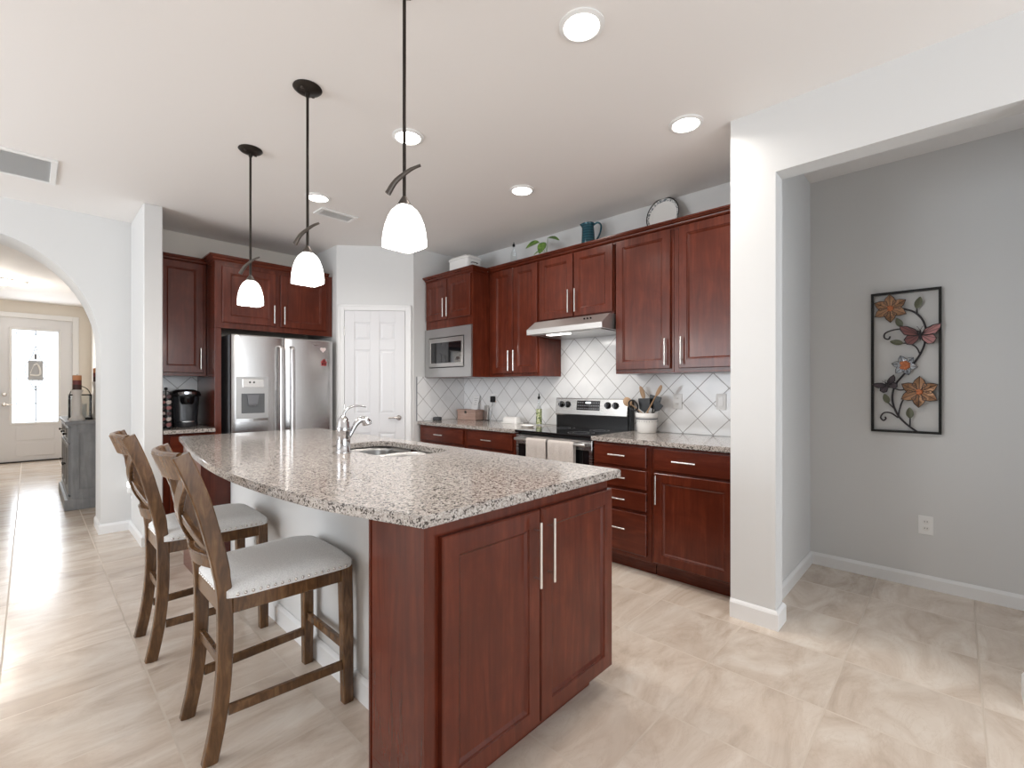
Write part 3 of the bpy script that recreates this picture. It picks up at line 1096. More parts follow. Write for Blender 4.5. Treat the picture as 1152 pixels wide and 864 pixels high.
def towel(u0, u1, lab, drop):
    bm = nb()
    n, m = 14, 0
    prof = [(.0585, .842 - drop * .8), (.0585, .78), (.0575, .842), (.064, .8565), (.075, .8605), (.086, .8565), (.0925, .842), (.0925, .78), (.093, .70), (.095, .842 - drop)]
    prof2 = [(a + (.005 if i < 3 else (0 if i > 6 else 0)), b) for i, (a, b) in enumerate(prof)]
    rings = []
    for k in range(n + 1):
        u = u0 + (u1 - u0) * k / n
        w = .002 * math.sin(k * 1.7) + .001 * math.sin(k * 4.1)
        out = [OF.p(u, b, a + (w if i > 6 else 0)) for i, (a, b) in enumerate(prof)]
        th = .004
        inn = []
        cx_, cz_ = .0755, .842
        for i, (a, b) in enumerate(prof[::-1]):
            j = len(prof) - 1 - i
            if j <= 2: q = (a + th - .0005, b)
            elif j >= 6: q = (a - th, b)
            else: q = (cx_ + (a - cx_) * .80, cz_ + (b - cz_) * .78)
            inn.append(OF.p(u, q[1], q[0] + (w if j > 6 else 0)))
        rings.append(out + inn)
    loft(bm, rings)
    return tag(put('dish_towel', bm, M['towel'], None, at=tuple(OF.p((u0 + u1) / 2, .86, .075)), smooth=50), lab, 'towel', None)
towel(.170, .375, 'oatmeal dish towel on the oven handle nearer the corner worktop', .30)
towel(.395, .640, 'wider oatmeal dish towel on the oven handle nearer the drawer stack', .33)

# ------------------------------------------------------------------ island
edge = [(.735, 1.033), (.672, 1.25), (.622, 1.45), (.588, 1.70), (.569, 1.95), (.563, 2.20), (.570, 2.48), (.589, 2.74), (.625, 3.10), (.672, 3.46), (.712, 3.76), (.745, 4.035)]
cv = [(p.x, p.y) for p in spline([(x, y, 0) for x, y in edge], 5)]
poly = [(1.752, 1.033), (1.752, 4.035)] + cv[::-1]
hole = []
def rrect(x0, x1, y0, y1, r, n=6):
    out = []
    for cx, cy, a0 in ((x1 - r, y1 - r, 0), (x0 + r, y1 - r, 90), (x0 + r, y0 + r, 180), (x1 - r, y0 + r, 270)):
        for k in range(n + 1):
            a = math.radians(a0 + 90 * k / n)
            out.append((cx + r * math.cos(a), cy + r * math.sin(a)))
    return out
SX0, SX1, SY0, SY1 = 1.245, 1.635, 2.02, 2.735
hole = rrect(SX0, SX1, SY0, SY1, .10)
slab('countertop', 'large speckled granite island top with a bowed seating edge', poly, .880, .914, hole)

KI = thing('island_base', 'white panelled island base under the granite top between its two cherry ends', 'island', (1.2, 2.5, 0))
bm = nb()
box(bm, .935, 1.02, 1.375, 3.508, 0, .879)
put('knee_wall', bm, M['wall'], KI)
bm = nb(); fr0 = Fr((0, 0, 0), (1, 0, 0), (0, 1, 0))
crown(bm, fr0, [(.934, 1.376), (.934, 3.507)], [(0, 0), (.015, 0), (.015, .082), (.010, .092), (.003, .10), (0, .10)]); put('baseboard', bm, M['trim'], KI)
bm = nb()
box(bm, 1.021, 1.03, 1.375, 3.508, .10, .879); box(bm, 1.66, 1.68, 1.375, 3.508, .10, .879)
box(bm, 1.03, 1.66, 1.375, 1.39, .10, .879); box(bm, 1.03, 1.66, 3.49, 3.508, .10, .879); box(bm, 1.03, 1.66, 1.39, 3.49, .10, .12)
put('cabinet_body', bm, M['cherry'], KI)['label'] = 'cherry cabinet side facing the range'
WF = Fr((1.68, 1.376, 0), (0, 1, 0), (1, 0, 0))
bm = nb(); obox(bm, WF, 0, 2.13, 0, .0995, -.60, -.07); put('toe_kick', bm, M['cherry_h'], KI)
for k in range(4):
    u0 = .02 + k * .53
    bm = nb(); panel(bm, WF, u0 + .006, u0 + .52, .115, .705, .0005, .02, .058); o = put('door', bm, M['cherry'], KI)
    handle(o, WF, u0 + (.48 if k % 2 == 0 else .045), .60, .19, 'v', .0205)
    bm = nb(); panel(bm, WF, u0 + .006, u0 + .52, .725, .862, .0005, .02, 0); o = put('drawer', bm, M['cherry_h'], KI)
    handle(o, WF, u0 + .263, .797, .15, 'h', .0205)

fr = north(1.072, .765)
Wd = 1.708 - .765
ec = cabinet('base_cabinet', 'shallow two-door cherry cabinet closing the near end of the island', 'cabinet', fr, Wd, 0, .879, .30,
        [('door', .048, Wd / 2 + .006, .085, .835, (Wd / 2 - .028, .69, .225, 'v')),
         ('door', Wd / 2 + .012, Wd + .006, .085, .835, (Wd / 2 + .046, .69, .225, 'v'))], None, 0.0)
for ch in list(ec.children):
    if ch.name.startswith('body'):
        bpy.data.objects.remove(ch)
bm = nb(); obox(bm, fr, 0, Wd, .075, .879, -.30, 0, .0015); obox(bm, fr, 0, .018, 0, .075, -.30, 0)
put('body', bm, M['cherry'], ec)
bm = nb(); obox(bm, fr, .019, Wd - .06, 0, .0745, -.30, -.05); put('toe_kick', bm, M['cherry_h'], ec)
bm = nb(); box(bm, .7615, .7645, 1.362, 1.372, 0, .878); put('edge_strip', bm, M['cherry'], ec)
fr = north(3.512, .765)
cabinet('base_cabinet', 'plain cherry cabinet end closing the far end of the island', 'cabinet', fr, Wd, 0, .879, .48, [], None, 0.0)

# sink: two bowls under the cut-out
sk = thing('sink', 'stainless double-bowl undermount sink in the island top', 'sink', (1.44, 2.38, .70))
def bowl(x0, x1, y0, y1, zt, zb, r=.08):
    bm = nb()
    rings = []
    for i, z in ((0, zt), (.004, zt - .03), (.010, zb + .03), (.028, zb + .008), (.06, zb)):
        rings.append([(x, y, z) for x, y in rrect(x0 + i, x1 - i, y0 + i, y1 - i, max(.02, r - i * .5))])
    loft(bm, rings, False, True)
    for q in ([(x, y, zt) for x, y in rrect(x0, x1, y0, y1, r)],):
        pass
    o = put('bowl', bm, M['sink_steel'], sk, smooth=60)
    sm = o.modifiers.new('wall', 'SOLIDIFY'); sm.thickness = .0015; sm.offset = 0
    bm = nb(); lathe(bm, [(.042, 0), (.042, .003), (.034, .004), (.02, .001)], ((x0 + x1) / 2, (y0 + y1) / 2, zb + .001), 20)
    put('drain', bm, M['chrome'], o, smooth=40)
bowl(SX0 - .004, SX1 + .004, 2.385, SY1 + .004, .879, .70)
bowl(SX0 - .004, SX1 + .004, SY0 - .004, 2.365, .879, .72)

# faucet
fc = thing('faucet', 'chrome single-lever pull-out faucet beside the island sink', 'faucet', (1.175, 2.388, .9145))
FXx, FY = 1.175, 2.388
bm = nb(); lathe(bm, [(.040, .9145), (.040, .919), (.036, .924), (.035, 1.020), (.037, 1.024), (.037, 1.052), (.034, 1.058), (.032, 1.078), (.022, 1.10), (.008, 1.115)], (FXx, FY, 0), 24)
put('body', bm, M['chrome'], fc, smooth=40)
bm = nb()
pts = spline([(FXx + .020, FY, .975), (FXx + .045, FY - .004, 1.020), (FXx + .070, FY - .008, 1.066), (FXx + .100, FY - .012, 1.088), (FXx + .125, FY - .014, 1.080)], 6)
tube(bm, pts, [.011 + .011 * max(0, (k - 6) / 18) for k in range(len(pts))], 14)
sp_ = put('spout', bm, M['chrome'], fc, smooth=40)
bm = nb()
a = pts[-1]
tube(bm, [a + Vector((-.006, .001, .006)), a + Vector((.006, -.001, -.012)), a + Vector((.009, -.001, -.022))], [.020, .027, .025], 16)
put('spray_head', bm, M['chrome'], sp_, smooth=40)
bm = nb()
pts = spline([(FXx, FY, 1.105), (FXx + .010, FY, 1.135), (FXx + .040, FY - .003, 1.158), (FXx + .085, FY - .006, 1.164), (FXx + .128, FY - .008, 1.157)], 6)
tube(bm, pts, [.0085 - .0045 * k / 24 for k in range(len(pts))], 10)
put('lever', bm, M['chrome'], fc, smooth=40)

# ------------------------------------------------------------------ counter stools
def stool(label):
    r = thing('counter_stool', label, 'stool', (.65, 1.965, 0), 'counter stools at the island')
    w = M['stool_wood']
    # rear posts run from floor to top rail
    for s in (-1, 1):
        path = [(.418, 0), (.440, .11), (.455, .22), (.463, .34), (.464, .46), (.461, .56), (.448, .66), (.424, .77), (.396, .88), (.360, .985), (.336, 1.045)]
        bm = nb()
        pts = spline([(x, 1.965 + s * (.158 + .010 * max(0, (z - .6))), z) for x, z in path], 4)
        beam(bm, pts, (0, 1, 0), .032, [.046 if p.z < .62 else .050 for p in pts], .004)
        put('rear_leg', bm, w, r, smooth=30)
    for s in (-1, 1):
        bm = nb()
        pts = [(.888, 1.965 + s * .192, 0), (.886, 1.965 + s * .190, .30), (.882, 1.965 + s * .186, .545)]
        beam(bm, pts, (0, 1, 0), [.040, .044, .046], [.040, .044, .046], .004)
        put('front_leg', bm, w, r, smooth=30)
    # aprons
    bm = nb()
    for s in (-1, 1):
        beam(bm, [(.486, 1.965 + s * .164, .515), (.862, 1.965 + s * .184, .515)], (0, 0, 1), .056, .024, .003)
    beam(bm, [(.882, 1.965 - .163, .515), (.882, 1.965 + .163, .515)], (0, 0, 1), .056, .024, .003)
    beam(bm, [(.461, 1.965 - .142, .52), (.461, 1.965 + .142, .52)], (0, 0, 1), .064, .024, .003)
    put('apron', bm, w, r)
    # stretchers
    for s in (-1, 1):
        bm = nb(); beam(bm, [(.474, 1.965 + s * .160, .155), (.866, 1.965 + s * .188, .150)], (0, 0, 1), .034, .020, .003)
        put('stretcher', bm, w, r)
    bm = nb(); beam(bm, [(.886, 1.965 - .168, .220), (.886, 1.965 + .168, .220)], (0, 0, 1), .034, .020, .003); put('stretcher', bm, w, r)
    bm = nb(); beam(bm, [(.464, 1.965 - .142, .31), (.464, 1.965 + .142, .31)], (0, 0, 1), .034, .020, .003); put('stretcher', bm, w, r)
    # top rail, bowed backwards, rolled top
    def bow(z, x, d, half, n=12):
        return [(x - d * (1 - (2 * k / n - 1) ** 2), 1.965 + half * (2 * k / n - 1), z) for k in range(n + 1)]
    bm = nb()
    pts = bow(1.003, .348, .036, .1465)
    beam(bm, pts, (-.34, 0, .94), .098, .024, .006)
    put('top_rail', bm, w, r, smooth=35)
    bm = nb()
    beam(bm, bow(.668, .444, .034, .1425), (-.22, 0, .97), .052, .022, .004)
    put('back_rail', bm, w, r, smooth=35)
    # crossed slats
    for s in (-1, 1):
        pts = []
        for k in range(13):
            t = k / 12
            z = .695 + (.955 - .695) * t
            y = s * (-.130 + .260 * t)
            x = .437 - .070 * t - .030 * (1 - (y / .145) ** 2) - .004 * math.sin(PI * t) + (s * .0035)
            pts.append((x, 1.965 + y, z))
        bm = nb(); beam(bm, pts, (1, 0, .25), .018, .046, .003)
        put('back_slat', bm, w, r, smooth=35)
    # cushion
    bm = nb()
    nx, ny = 22, 20
    def seatp(i, j, top):
        a, b = -1 + 2 * i / nx, -1 + 2 * j / ny
        # rounded corners
        k = max(abs(a), abs(b)); 
        if k > 0:
            q = (abs(a) ** 9 + abs(b) ** 9) ** (1 / 9)
            a2, b2 = a * k / q, b * k / q
        else:
            a2, b2 = 0, 0
        x = .683 + a2 * .232
        half = .192 + (a2 + 1) / 2 * .030
        if top:
            e = max(0, 1 - abs(a) ** 5) ** .55 * max(0, 1 - abs(b) ** 5) ** .55
            z = .568 + .040 * e
        else:
            z = .5445
        return (x, 1.965 + b2 * half, z)
    T = [[bm.verts.new(seatp(i, j, True)) for j in range(ny + 1)] for i in range(nx + 1)]
    B = [[bm.verts.new(seatp(i, j, False)) for j in range(ny + 1)] for i in range(nx + 1)]
    for i in range(nx):
        for j in range(ny):
            bm.faces.new((T[i][j], T[i + 1][j], T[i + 1][j + 1], T[i][j + 1]))
            bm.faces.new((B[i][j], B[i][j + 1], B[i + 1][j + 1], B[i + 1][j]))
    ring = [(i, 0) for i in range(nx)] + [(nx, j) for j in range(ny)] + [(i, ny) for i in range(nx, 0, -1)] + [(0, j) for j in range(ny, 0, -1)]
    for k in range(len(ring)):
        a, b = ring[k], ring[(k + 1) % len(ring)]
        bm.faces.new((B[a[0]][a[1]], B[b[0]][b[1]], T[b[0]][b[1]], T[a[0]][a[1]]))
    # notch the rear corners round the posts is hidden by them
    put('seat_cushion', bm, M['linen'], r, smooth=60)
    def nail(p, n):
        n = Vector(n); p = Vector(p); bm = nb()
        tube(bm, [p - n * .001, p + n * .002, p + n * .0042], [.0062, .0052, .002], 8)
        put('nailhead', bm, M['nickel'], r, smooth=60)
    for k in range(17):
        t = (k + .5) / 17
        x = .483 + t * .40
        half = .192 + ((x - .683) / .232 + 1) / 2 * .030
        for s in (-1, 1):
            nail((x, 1.965 + s * half, .556), (0, s, 0))
    for k in range(16):
        t = (k + .5) / 16
        y = -.200 + t * .40
        nail((.915, 1.965 + y, .556), (1, 0, 0))
        if abs(y) < .135: nail((.451, 1.965 + y, .556), (-1, 0, 0))
    return r
s1 = stool('dark wood X-back counter stool at the end of the island nearer the two-door cabinet')
dup(s1, (-.030, .872, 0), 'dark wood X-back counter stool farther along the island, toward the refrigerator')

# ------------------------------------------------------------------ ceiling fittings
def downlight(x, y, label):
    r = thing('recessed_light', label, 'ceiling light', (x, y, CZ - .012), 'recessed ceiling lights')
    bm = nb(); rings = []
    for rr, z in ((.072, -.0005), (.092, -.0005), (.092, -.006), (.074, -.011), (.070, -.006)):
        rings.append([(x + rr * math.cos(2 * PI * k / 32), y + rr * math.sin(2 * PI * k / 32), CZ + z) for k in range(32)])
    loft(bm, rings, False, False); put('trim_ring', bm, M['plate'], r, smooth=40)
    bm = nb(); lathe(bm, [(.0715, -.002), (.0695, -.007), (.04, -.0085), (.002, -.009)], (x, y, CZ), 28); put('lens', bm, M['lens'], r, smooth=60)
    d = bpy.data.lights.new('recessed_lamp', 'AREA'); d.shape = 'DISK'; d.size = .12; d.energy = P_DOWN; d.color = (1, .95, .89); d.spread = math.radians(150)
    o = bpy.data.objects.new('recessed_lamp', d); C.objects.link(o); o.parent = r; o.location = (0, 0, -.010)
    return r
downlight(2.543, 1.087, 'lit recessed ceiling light in front of the tall cabinets by the pier')
downlight(2.548, 2.335, 'lit recessed ceiling light in front of the range hood cabinet')
downlight(1.543, 2.325, 'lit recessed ceiling light seen behind the nearest pendant rod')
downlight(1.551, 3.570, 'lit recessed ceiling light beside the square ceiling vent')
downlight(1.560, 1.10, 'lit recessed ceiling light over the near end of the island')

def pendant(y, label):
    x = .950
    r = thing('pendant_light', label, 'pendant light', (x, y, CZ), 'pendant lights over the island')
    bm = nb(); lathe(bm, [(.066, 0), (.068, -.004), (.060, -.012), (.040, -.022), (.012, -.028), (.010, -.045), (.002, -.046)], (x, y, CZ - .0005), 28)
    cn = put('canopy', bm, M['bronze'], r, smooth=40)
    bm = nb()
    for s in (-1, 1):
        lathe(bm, [(.008, -.012), (.008, -.024), (.002, -.026)], (x + s * .035, y + s * .02, CZ), 10)
    put('screw', bm, M['bronze_l'], cn, smooth=40)
    bm = nb(); tube(bm, [(x, y, CZ - .045), (x, y, 1.950)], .0065, 10); put('rod', bm, M['bronze'], r, smooth=40)
    bm = nb()
    d = Vector((.691, -.722, 0))
    pts = spline([Vector((x, y, 1.968)) - d * .058, Vector((x, y, 2.010)) - d * .032, Vector((x, y, 2.040)) + d * .002, Vector((x, y, 2.060)) + d * .032, Vector((x, y, 2.072)) + d * .062], 5)
    pts = [p + Vector((-.722, -.691, 0)) * .011 for p in pts]
    tube(bm, pts, [.011 - .006 * k / 20 for k in range(len(pts))], 10); put('curved_branch', bm, M['bronze_l'], r, smooth=40)
    bm = nb(); lathe(bm, [(.008, 1.962), (.012, 1.955), (.022, 1.938), (.024, 1.928), (.008, 1.926)], (x, y, 0), 20); put('socket_cap', bm, M['bronze_l'], r, smooth=40)
    # square opal shade, sides bulging up to a rounded shoulder
    bm = nb()
    def sq(h, z, e=5):
        out = []
        for k in range(32):
            a = 2 * PI * k / 32 + PI / 4
            c_, s_ = math.cos(a), math.sin(a)
            q = (abs(c_) ** e + abs(s_) ** e) ** (1 / e)
            out.append((x + h * c_ / q, y + h * s_ / q, z))
        return out
    prof = [(.0625, 1.778, 9), (.0632, 1.80, 8), (.0615, 1.83, 7), (.057, 1.86, 6), (.049, 1.89, 5), (.039, 1.912, 4), (.026, 1.926, 3), (.012, 1.9275, 2)]
    inn = [(h - .003, z - .002 if i else z, e) for i, (h, z, e) in enumerate(prof)]
    loft(bm, [sq(h, z, e) for h, z, e in inn[::-1]] + [sq(h, z, e) for h, z, e in prof], True, True)
    put('glass_shade', bm, M['shade'], r, smooth=50)
    d = bpy.data.lights.new('pendant_bulb', 'POINT'); d.energy = P_PEND; d.color = (1, .94, .86); d.shadow_soft_size = .03
    o = bpy.data.objects.new('pendant_bulb', d); C.objects.link(o); o.parent = r; o.location = (0, 0, 1.770 - CZ)
    return r
p1 = pendant(1.455, 'pendant light over the near end of the island, the largest in view')
pendant(2.306, 'middle pendant light of the row over the island')
pendant(3.157, 'pendant light over the far end of the island, in front of the fridge cabinet')

def vent(name, label, x0, x1, y0, y1, n, along):
    r = thing(name, label, 'vent', ((x0 + x1) / 2, (y0 + y1) / 2, CZ - .012))
    bm = nb(); f = .032
    for a, b, c, d in ((x0, x1, y0, y0 + f), (x0, x1, y1 - f, y1), (x0, x0 + f, y0 + f, y1 - f), (x1 - f, x1, y0 + f, y1 - f)):
        box(bm, a, b, c, d, CZ - .012, CZ - .0005, .002)
    put('frame', bm, M['plate'], r)
    bm = nb()
    for k in range(n):
        if along == 'x':
            t = y0 + f + (y1 - y0 - 2 * f) * (k + .5) / n
            hexa(bm, [(a, t + b, CZ + z) for z, o in ((-.011, -.004), (-.002, .004)) for a, b in ((x0 + f, o - .0012), (x1 - f, o - .0012), (x1 - f, o + .0012), (x0 + f, o + .0012))])
        else:
            t = x0 + f + (x1 - x0 - 2 * f) * (k + .5) / n
            hexa(bm, [(t + a, b, CZ + z) for z, o in ((-.011, -.004), (-.002, .004)) for a, b in ((o - .0012, y0 + f), (o + .0012, y0 + f), (o + .0012, y1 - f), (o - .0012, y1 - f))])
    put('louvre', bm, M['plate'], r)
    bm = nb(); box(bm, x0 + f, x1 - f, y0 + f, y1 - f, CZ - .0016, CZ - .0004); put('duct', bm, mat(name + '_duct', (.25, .25, .26), .8), r)
vent('ceiling_vent', 'small rectangular supply vent in the ceiling beside a recessed light', 1.652, 1.975, 3.725, 3.90, 14, 'x')
vent('return_grille', 'large return air grille in the ceiling in front of the arch wall', -.75, .132, 4.215, 4.712, 26, 'x')

sd = thing('smoke_detector', 'white round smoke detector on the passage ceiling', 'detector', (3.40, .44, CZ - .04))
bm = nb(); lathe(bm, [(.065, -.0005), (.066, -.018), (.055, -.030), (.03, -.038), (.002, -.039)], (3.40, .44, CZ), 28); put('cover', bm, M['plate'], sd, smooth=40)
bm = nb(); lathe(bm, [(.075, -.0003), (.075, -.008), (.066, -.010)], (3.40, .44, CZ), 28); put('mounting_plate', bm, M['plate'], sd, smooth=40)
fl = thing('flush_light', 'lit round ceiling light in the foyer beyond the arch', 'ceiling light', (-.27, 9.3, CZ - .05))
bm = nb(); lathe(bm, [(.13, -.001), (.13, -.02), (.115, -.022)], (-.27, 9.3, CZ), 28); put('base', bm, M['plate'], fl, smooth=40)
bm = nb(); lathe(bm, [(.113, -.022), (.11, -.05), (.08, -.075), (.03, -.088), (.002, -.09)], (-.27, 9.3, CZ), 28); put('diffuser', bm, M['lens'], fl, smooth=40)
d = bpy.data.lights.new('foyer_lamp', 'POINT'); d.energy = 16; d.color = (1, .93, .84); d.shadow_soft_size = .08
o = bpy.data.objects.new('foyer_lamp', d); C.objects.link(o); o.parent = fl; o.location = (0, 0, -.20)
bm = nb(); lathe(bm, [(.05, -.001), (.052, -.016), (.04, -.028), (.002, -.030)], (-.06, 9.35, CZ), 24)
tag(put('smoke_alarm', bm, M['plate'], None, at=(-.06, 9.35, CZ - .03), smooth=40), 'small white alarm on the foyer ceiling beside its lit light', 'detector')

# ------------------------------------------------------------------ sockets
def outlet(label, fr, u, v, kind='duplex', cat='outlet'):
    r = thing('wall_outlet' if kind != 'switch' else 'wall_switch', label, cat, fr.p(u, v, .002))
    bm = nb(); obox(bm, fr, u - .036, u + .036, v - .058, v + .058, .0005, .006, .002); pl = put('cover_plate', bm, M['plate'], r)
    if kind == 'switch':
        bm = nb(); obox(bm, fr, u - .016, u + .016, v - .034, v + .034, .006, .009, .001); put('rocker', bm, M['white'], r)
    else:
        for s in (-1, 1):
            bm = nb(); lathe_pts = [(u + .017 * math.cos(2 * PI * k / 16), v + s * .021 + .0155 * math.sin(2 * PI * k / 16)) for k in range(16)]
            loft(bm, [[fr.p(a, b, n) for a, b in lathe_pts] for n in (.006, .0075)])
            so = put('socket', bm, M['white'], r)
            bm = nb()
            for q in (-.006, .006):
                obox(bm, fr, u + q - .0012, u + q + .0012, v + s * .021 - .002, v + s * .021 + .007, .0075, .0079)
            put('slot', bm, M['blackmetal'], so)
    return r
WP = east(3.91, 0)
outlet('white duplex outlet low on the passage wall under the metal flower panel', WP, -.13, .398)
TS = east(XS - .008, 0)
outlet('white duplex outlet on the tile behind the utensil crock', TS, -1.548, 1.160)
outlet('white rocker switch on the tile beside the pier', TS, -1.222, 1.163, 'switch', 'switch')
outlet('white outlet on the corner tile with a black plug in it', TS, -3.585, 1.145)
SW = Fr((.63, YB, 0), (0, -1, 0), (-1, 0, 0))
outlet('white outlet low on the stub wall beside the arch', SW, .085, .345)
nl = thing('night_light', 'lit plug-in night light glowing on the stub wall behind a stool', 'night light', SW.p(.085, .34, .01))
bm = nb(); obox(bm, SW, .064, .106, .342, .392, .0082, .034, .006, 2); put('plug', bm, M['plate'], nl)
bm = nb(); obox(bm, SW, .066, .104, .393, .440, .012, .036, .008, 2); put('glow_lens', bm, M['glow'], nl)

# ------------------------------------------------------------------ things on the worktops
ZC = .9145
# utensil crock
CX, CY = 3.345, 1.740
ck = thing('utensil_crock', 'white ceramic crock full of utensils beside the range', 'crock', (CX, CY, ZC))
bm = nb()
po = [(.066, 0), (.071, .006), (.078, .06), (.083, .120), (.088, .125), (.089, .150), (.086, .156)]
pi_ = [(.078, .156), (.074, .120), (.068, .06), (.060, .012)]
lathe(bm, [(r_, ZC + z) for r_, z in po + pi_], (CX, CY, 0), 32)
put('jar', bm, M['white'], ck, smooth=40)
bm = nb(); rings = []
for rr, z in ((.0818, .104), (.0832, .104), (.0842, .116), (.0828, .116)):
    rings.append([(CX + rr * math.cos(2 * PI * k / 32), CY + rr * math.sin(2 * PI * k / 32), ZC + z) for k in range(32)])
loft(bm, rings + [rings[0]], False, False); put('dark_band', bm, M['grayside'], ck)
bm = nb()
for k in range(26):                                   # small illegible printed characters round the jar
    a = 2 * PI * k / 26
    ca, sa = math.cos(a), math.sin(a)
    rr = .0822
    for q in range(2):
        t = random.uniform(-.003, .003); z0 = ZC + .085 + random.uniform(0, .004)
        c_ = Vector((CX + rr * ca - sa * t, CY + rr * sa + ca * t, z0))
        tube(bm, [c_, c_ + Vector((-sa * random.uniform(-.004, .004), ca * random.uniform(-.004, .004), .009))], .0011, 5)
put('printed_lettering', bm, M['grayside'], ck)

M['lightwood'] = wood('pale_utensil_wood', (.46, .29, .17), (.60, .41, .26), (.70, .51, .35), (6, 6, 1), .5, 0)
M['midwood'] = wood('olive_utensil_wood', (.30, .18, .10), (.46, .30, .18), (.58, .40, .26), (6, 6, 1), .5, 0)
M['silicone'] = mat('black_silicone', (.005, .005, .0055), .32)
def utensil(name, label, m, base, top, kind, hw=.03, hl=.09, flat=(1, 0, 0), r0=.0055):
    """handle from base (inside the crock) up to top where the head sits"""
    b, t = Vector(base), Vector(top)
    d = (t - b).normalized()
    o = thing(name, label, 'utensil', b, 'utensils in the crock')
    bm = nb(); tube(bm, [b, b + (t - b) * .5, t - d * hl * .9], [r0, r0, r0 * .9], 8)
    put('handle', bm, m, o, smooth=40)
    s = (Vector(flat) - d * Vector(flat).dot(d)).normalized()
    n = d.cross(s)
    bm = nb()
    if kind == 'spoon':
        c = t - d * hl / 2
        rings = []
        for k in range(9):
            a = PI * k / 8
            w = max(.001, math.sin(a)) 
            z = -math.cos(a)
            rings.append([c + d * z * hl / 2 + s * hw * w * math.cos(q * PI / 6) + n * (.007 * w * math.sin(q * PI / 6) - .008 * w) for q in range(12)])
        loft(bm, rings)
    elif kind == 'spatula':
        c0, c1 = t - d * hl, t
        rings = []
        for p, w in ((c0 - d * .004, .25), (c0 + d * .018, .85), (c1 - d * .006, 1.0), (c1, .94)):
            rings.append([p + s * hw * w * a + n * .0028 * b_ for a, b_ in ((-1, -1), (1, -1), (1, 1), (-1, 1))])
        loft(bm, rings)
    elif kind == 'loop':
        c = t - d * hl / 2
        pts = [c + d * hl / 2 * math.cos(2 * PI * k / 20) + s * hw * math.sin(2 * PI * k / 20) for k in range(21)]
        tube(bm, pts, .0065, 8)
        tube(bm, [c - d * hl / 2, c - d * hl / 2 - d * .02], .006, 8)
    put('head', bm, m, o, smooth=40)
    return o
def cr(dx, dy): return (CX + dx, CY + dy, ZC + .055)
def cr(dx, dy, dz=.075): return (CX + dx, CY + dy, ZC + dz)
utensil('wooden_spoon', 'pale wooden spoon leaning out of the crock toward the range', M['lightwood'], cr(.014, -.012, .11), (CX + .004, CY + .205, ZC + .262), 'spoon', .036, .085, (0, .3, 1))
utensil('wooden_spoon', 'upright wooden spoon standing tallest at the back of the crock', M['midwood'], cr(.048, -.012), (CX + .052, CY + .088, ZC + .365), 'spoon', .020, .115, (0, 1, 0))
utensil('wooden_spoon', 'wooden spoon leaning out of the crock toward the pier', M['midwood'], cr(-.048, .020), (CX - .060, CY - .150, ZC + .372), 'spoon', .016, .10, (0, 1, 0))
utensil('spatula', 'broad black spatula upright in the middle of the crock', M['silicone'], cr(-.008, .012), (CX - .010, CY + .018, ZC + .268), 'spatula', .050, .10, (0, 1, 0))
utensil('spatula', 'black spatula behind the broad one in the crock', M['silicone'], cr(.028, -.012), (CX + .030, CY - .060, ZC + .288), 'spatula', .050, .10, (0, 1, -.2))
utensil('spatula', 'short black spatula leaning from the crock toward the pier', M['silicone'], cr(-.024, -.018, .09), (CX - .028, CY - .125, ZC + .232), 'spatula', .030, .07, (0, 1, .4))
utensil('ladle', 'black ringed ladle leaning from the crock toward the range', M['silicone'], cr(-.030, .028, .125), (CX - .040, CY + .125, ZC + .246), 'loop', .036, .09, (0, 1, .5))

# bottle of oil, spoon rest, butter dish, slate device, wooden box, card, charger
BX, BY = 3.33, 2.835
bo = thing('oil_bottle', 'slim glass oil bottle with black spout behind the cooktop', 'bottle', (BX, BY, ZC))
bm = nb(); lathe(bm, [(.024, ZC), (.027, ZC + .004), (.027, ZC + .145), (.024, ZC + .165), (.012, ZC + .195), (.0105, ZC + .245), (.012, ZC + .25), (.002, ZC + .251)], (BX, BY, 0), 24)
put('glass', bm, M['clear'], bo, smooth=40)
bm = nb(); lathe(bm, [(.010, ZC + .245), (.013, ZC + .252), (.013, ZC + .268), (.006, ZC + .272), (.005, ZC + .298), (.001, ZC + .300)], (BX, BY, 0), 16); put('spout', bm, M['black'], bo, smooth=40)
def speckle():
    m, nt, b = nodes('herb_label')
    f = noise(nt, coords(nt), 70, 3, .6)
    nt.links.new(ramp(nt, f, [(.42, (.03, .05, .02)), (.5, (.30, .36, .12)), (.62, (.62, .62, .45))]), b.inputs['Base Color'])
    b.inputs['Roughness'].default_value = .3
    return m
bm = nb(); lathe(bm, [(.0275, ZC + .008), (.0280, ZC + .010), (.0280, ZC + .150), (.0275, ZC + .152)], (BX, BY, 0), 24, caps=False); put('label', bm, speckle(), bo, smooth=40)
SRX, SRY = 3.10, 2.775
bm = nb()
L_ = [(SRX + .052 * math.cos(2 * PI * k / 28), SRY + .072 * math.sin(2 * PI * k / 28)) for k in range(28)]
loft(bm, [[(SRX + (x - SRX) * s, SRY + (y - SRY) * s, ZC + z) for x, y in L_] for s, z in ((.7, 0), (1.0, .014), (.97, .017), (.68, .005))])
tag(put('spoon_rest', bm, M['white'], None, at=(SRX, SRY, ZC), smooth=40), 'white oval spoon rest on the worktop beside the cooktop', 'spoon rest')
bd = thing('butter_dish', 'white covered butter dish on the corner worktop', 'dish', (3.34, 3.20, ZC))
bm = nb(); prism(bm, rrect(3.285, 3.395, 3.085, 3.315, .02), ZC, ZC + .010); put('tray', bm, M['white'], bd)
bm = nb()
loft(bm, [[(x, y, z) for x, y in rrect(3.297 + i, 3.383 - i, 3.105 + i, 3.295 - i, .018)] for i, z in ((0, ZC + .0105), (.002, ZC + .045), (.014, ZC + .062), (.02, ZC + .064))])
put('lid', bm, M['white'], bd, smooth=50)
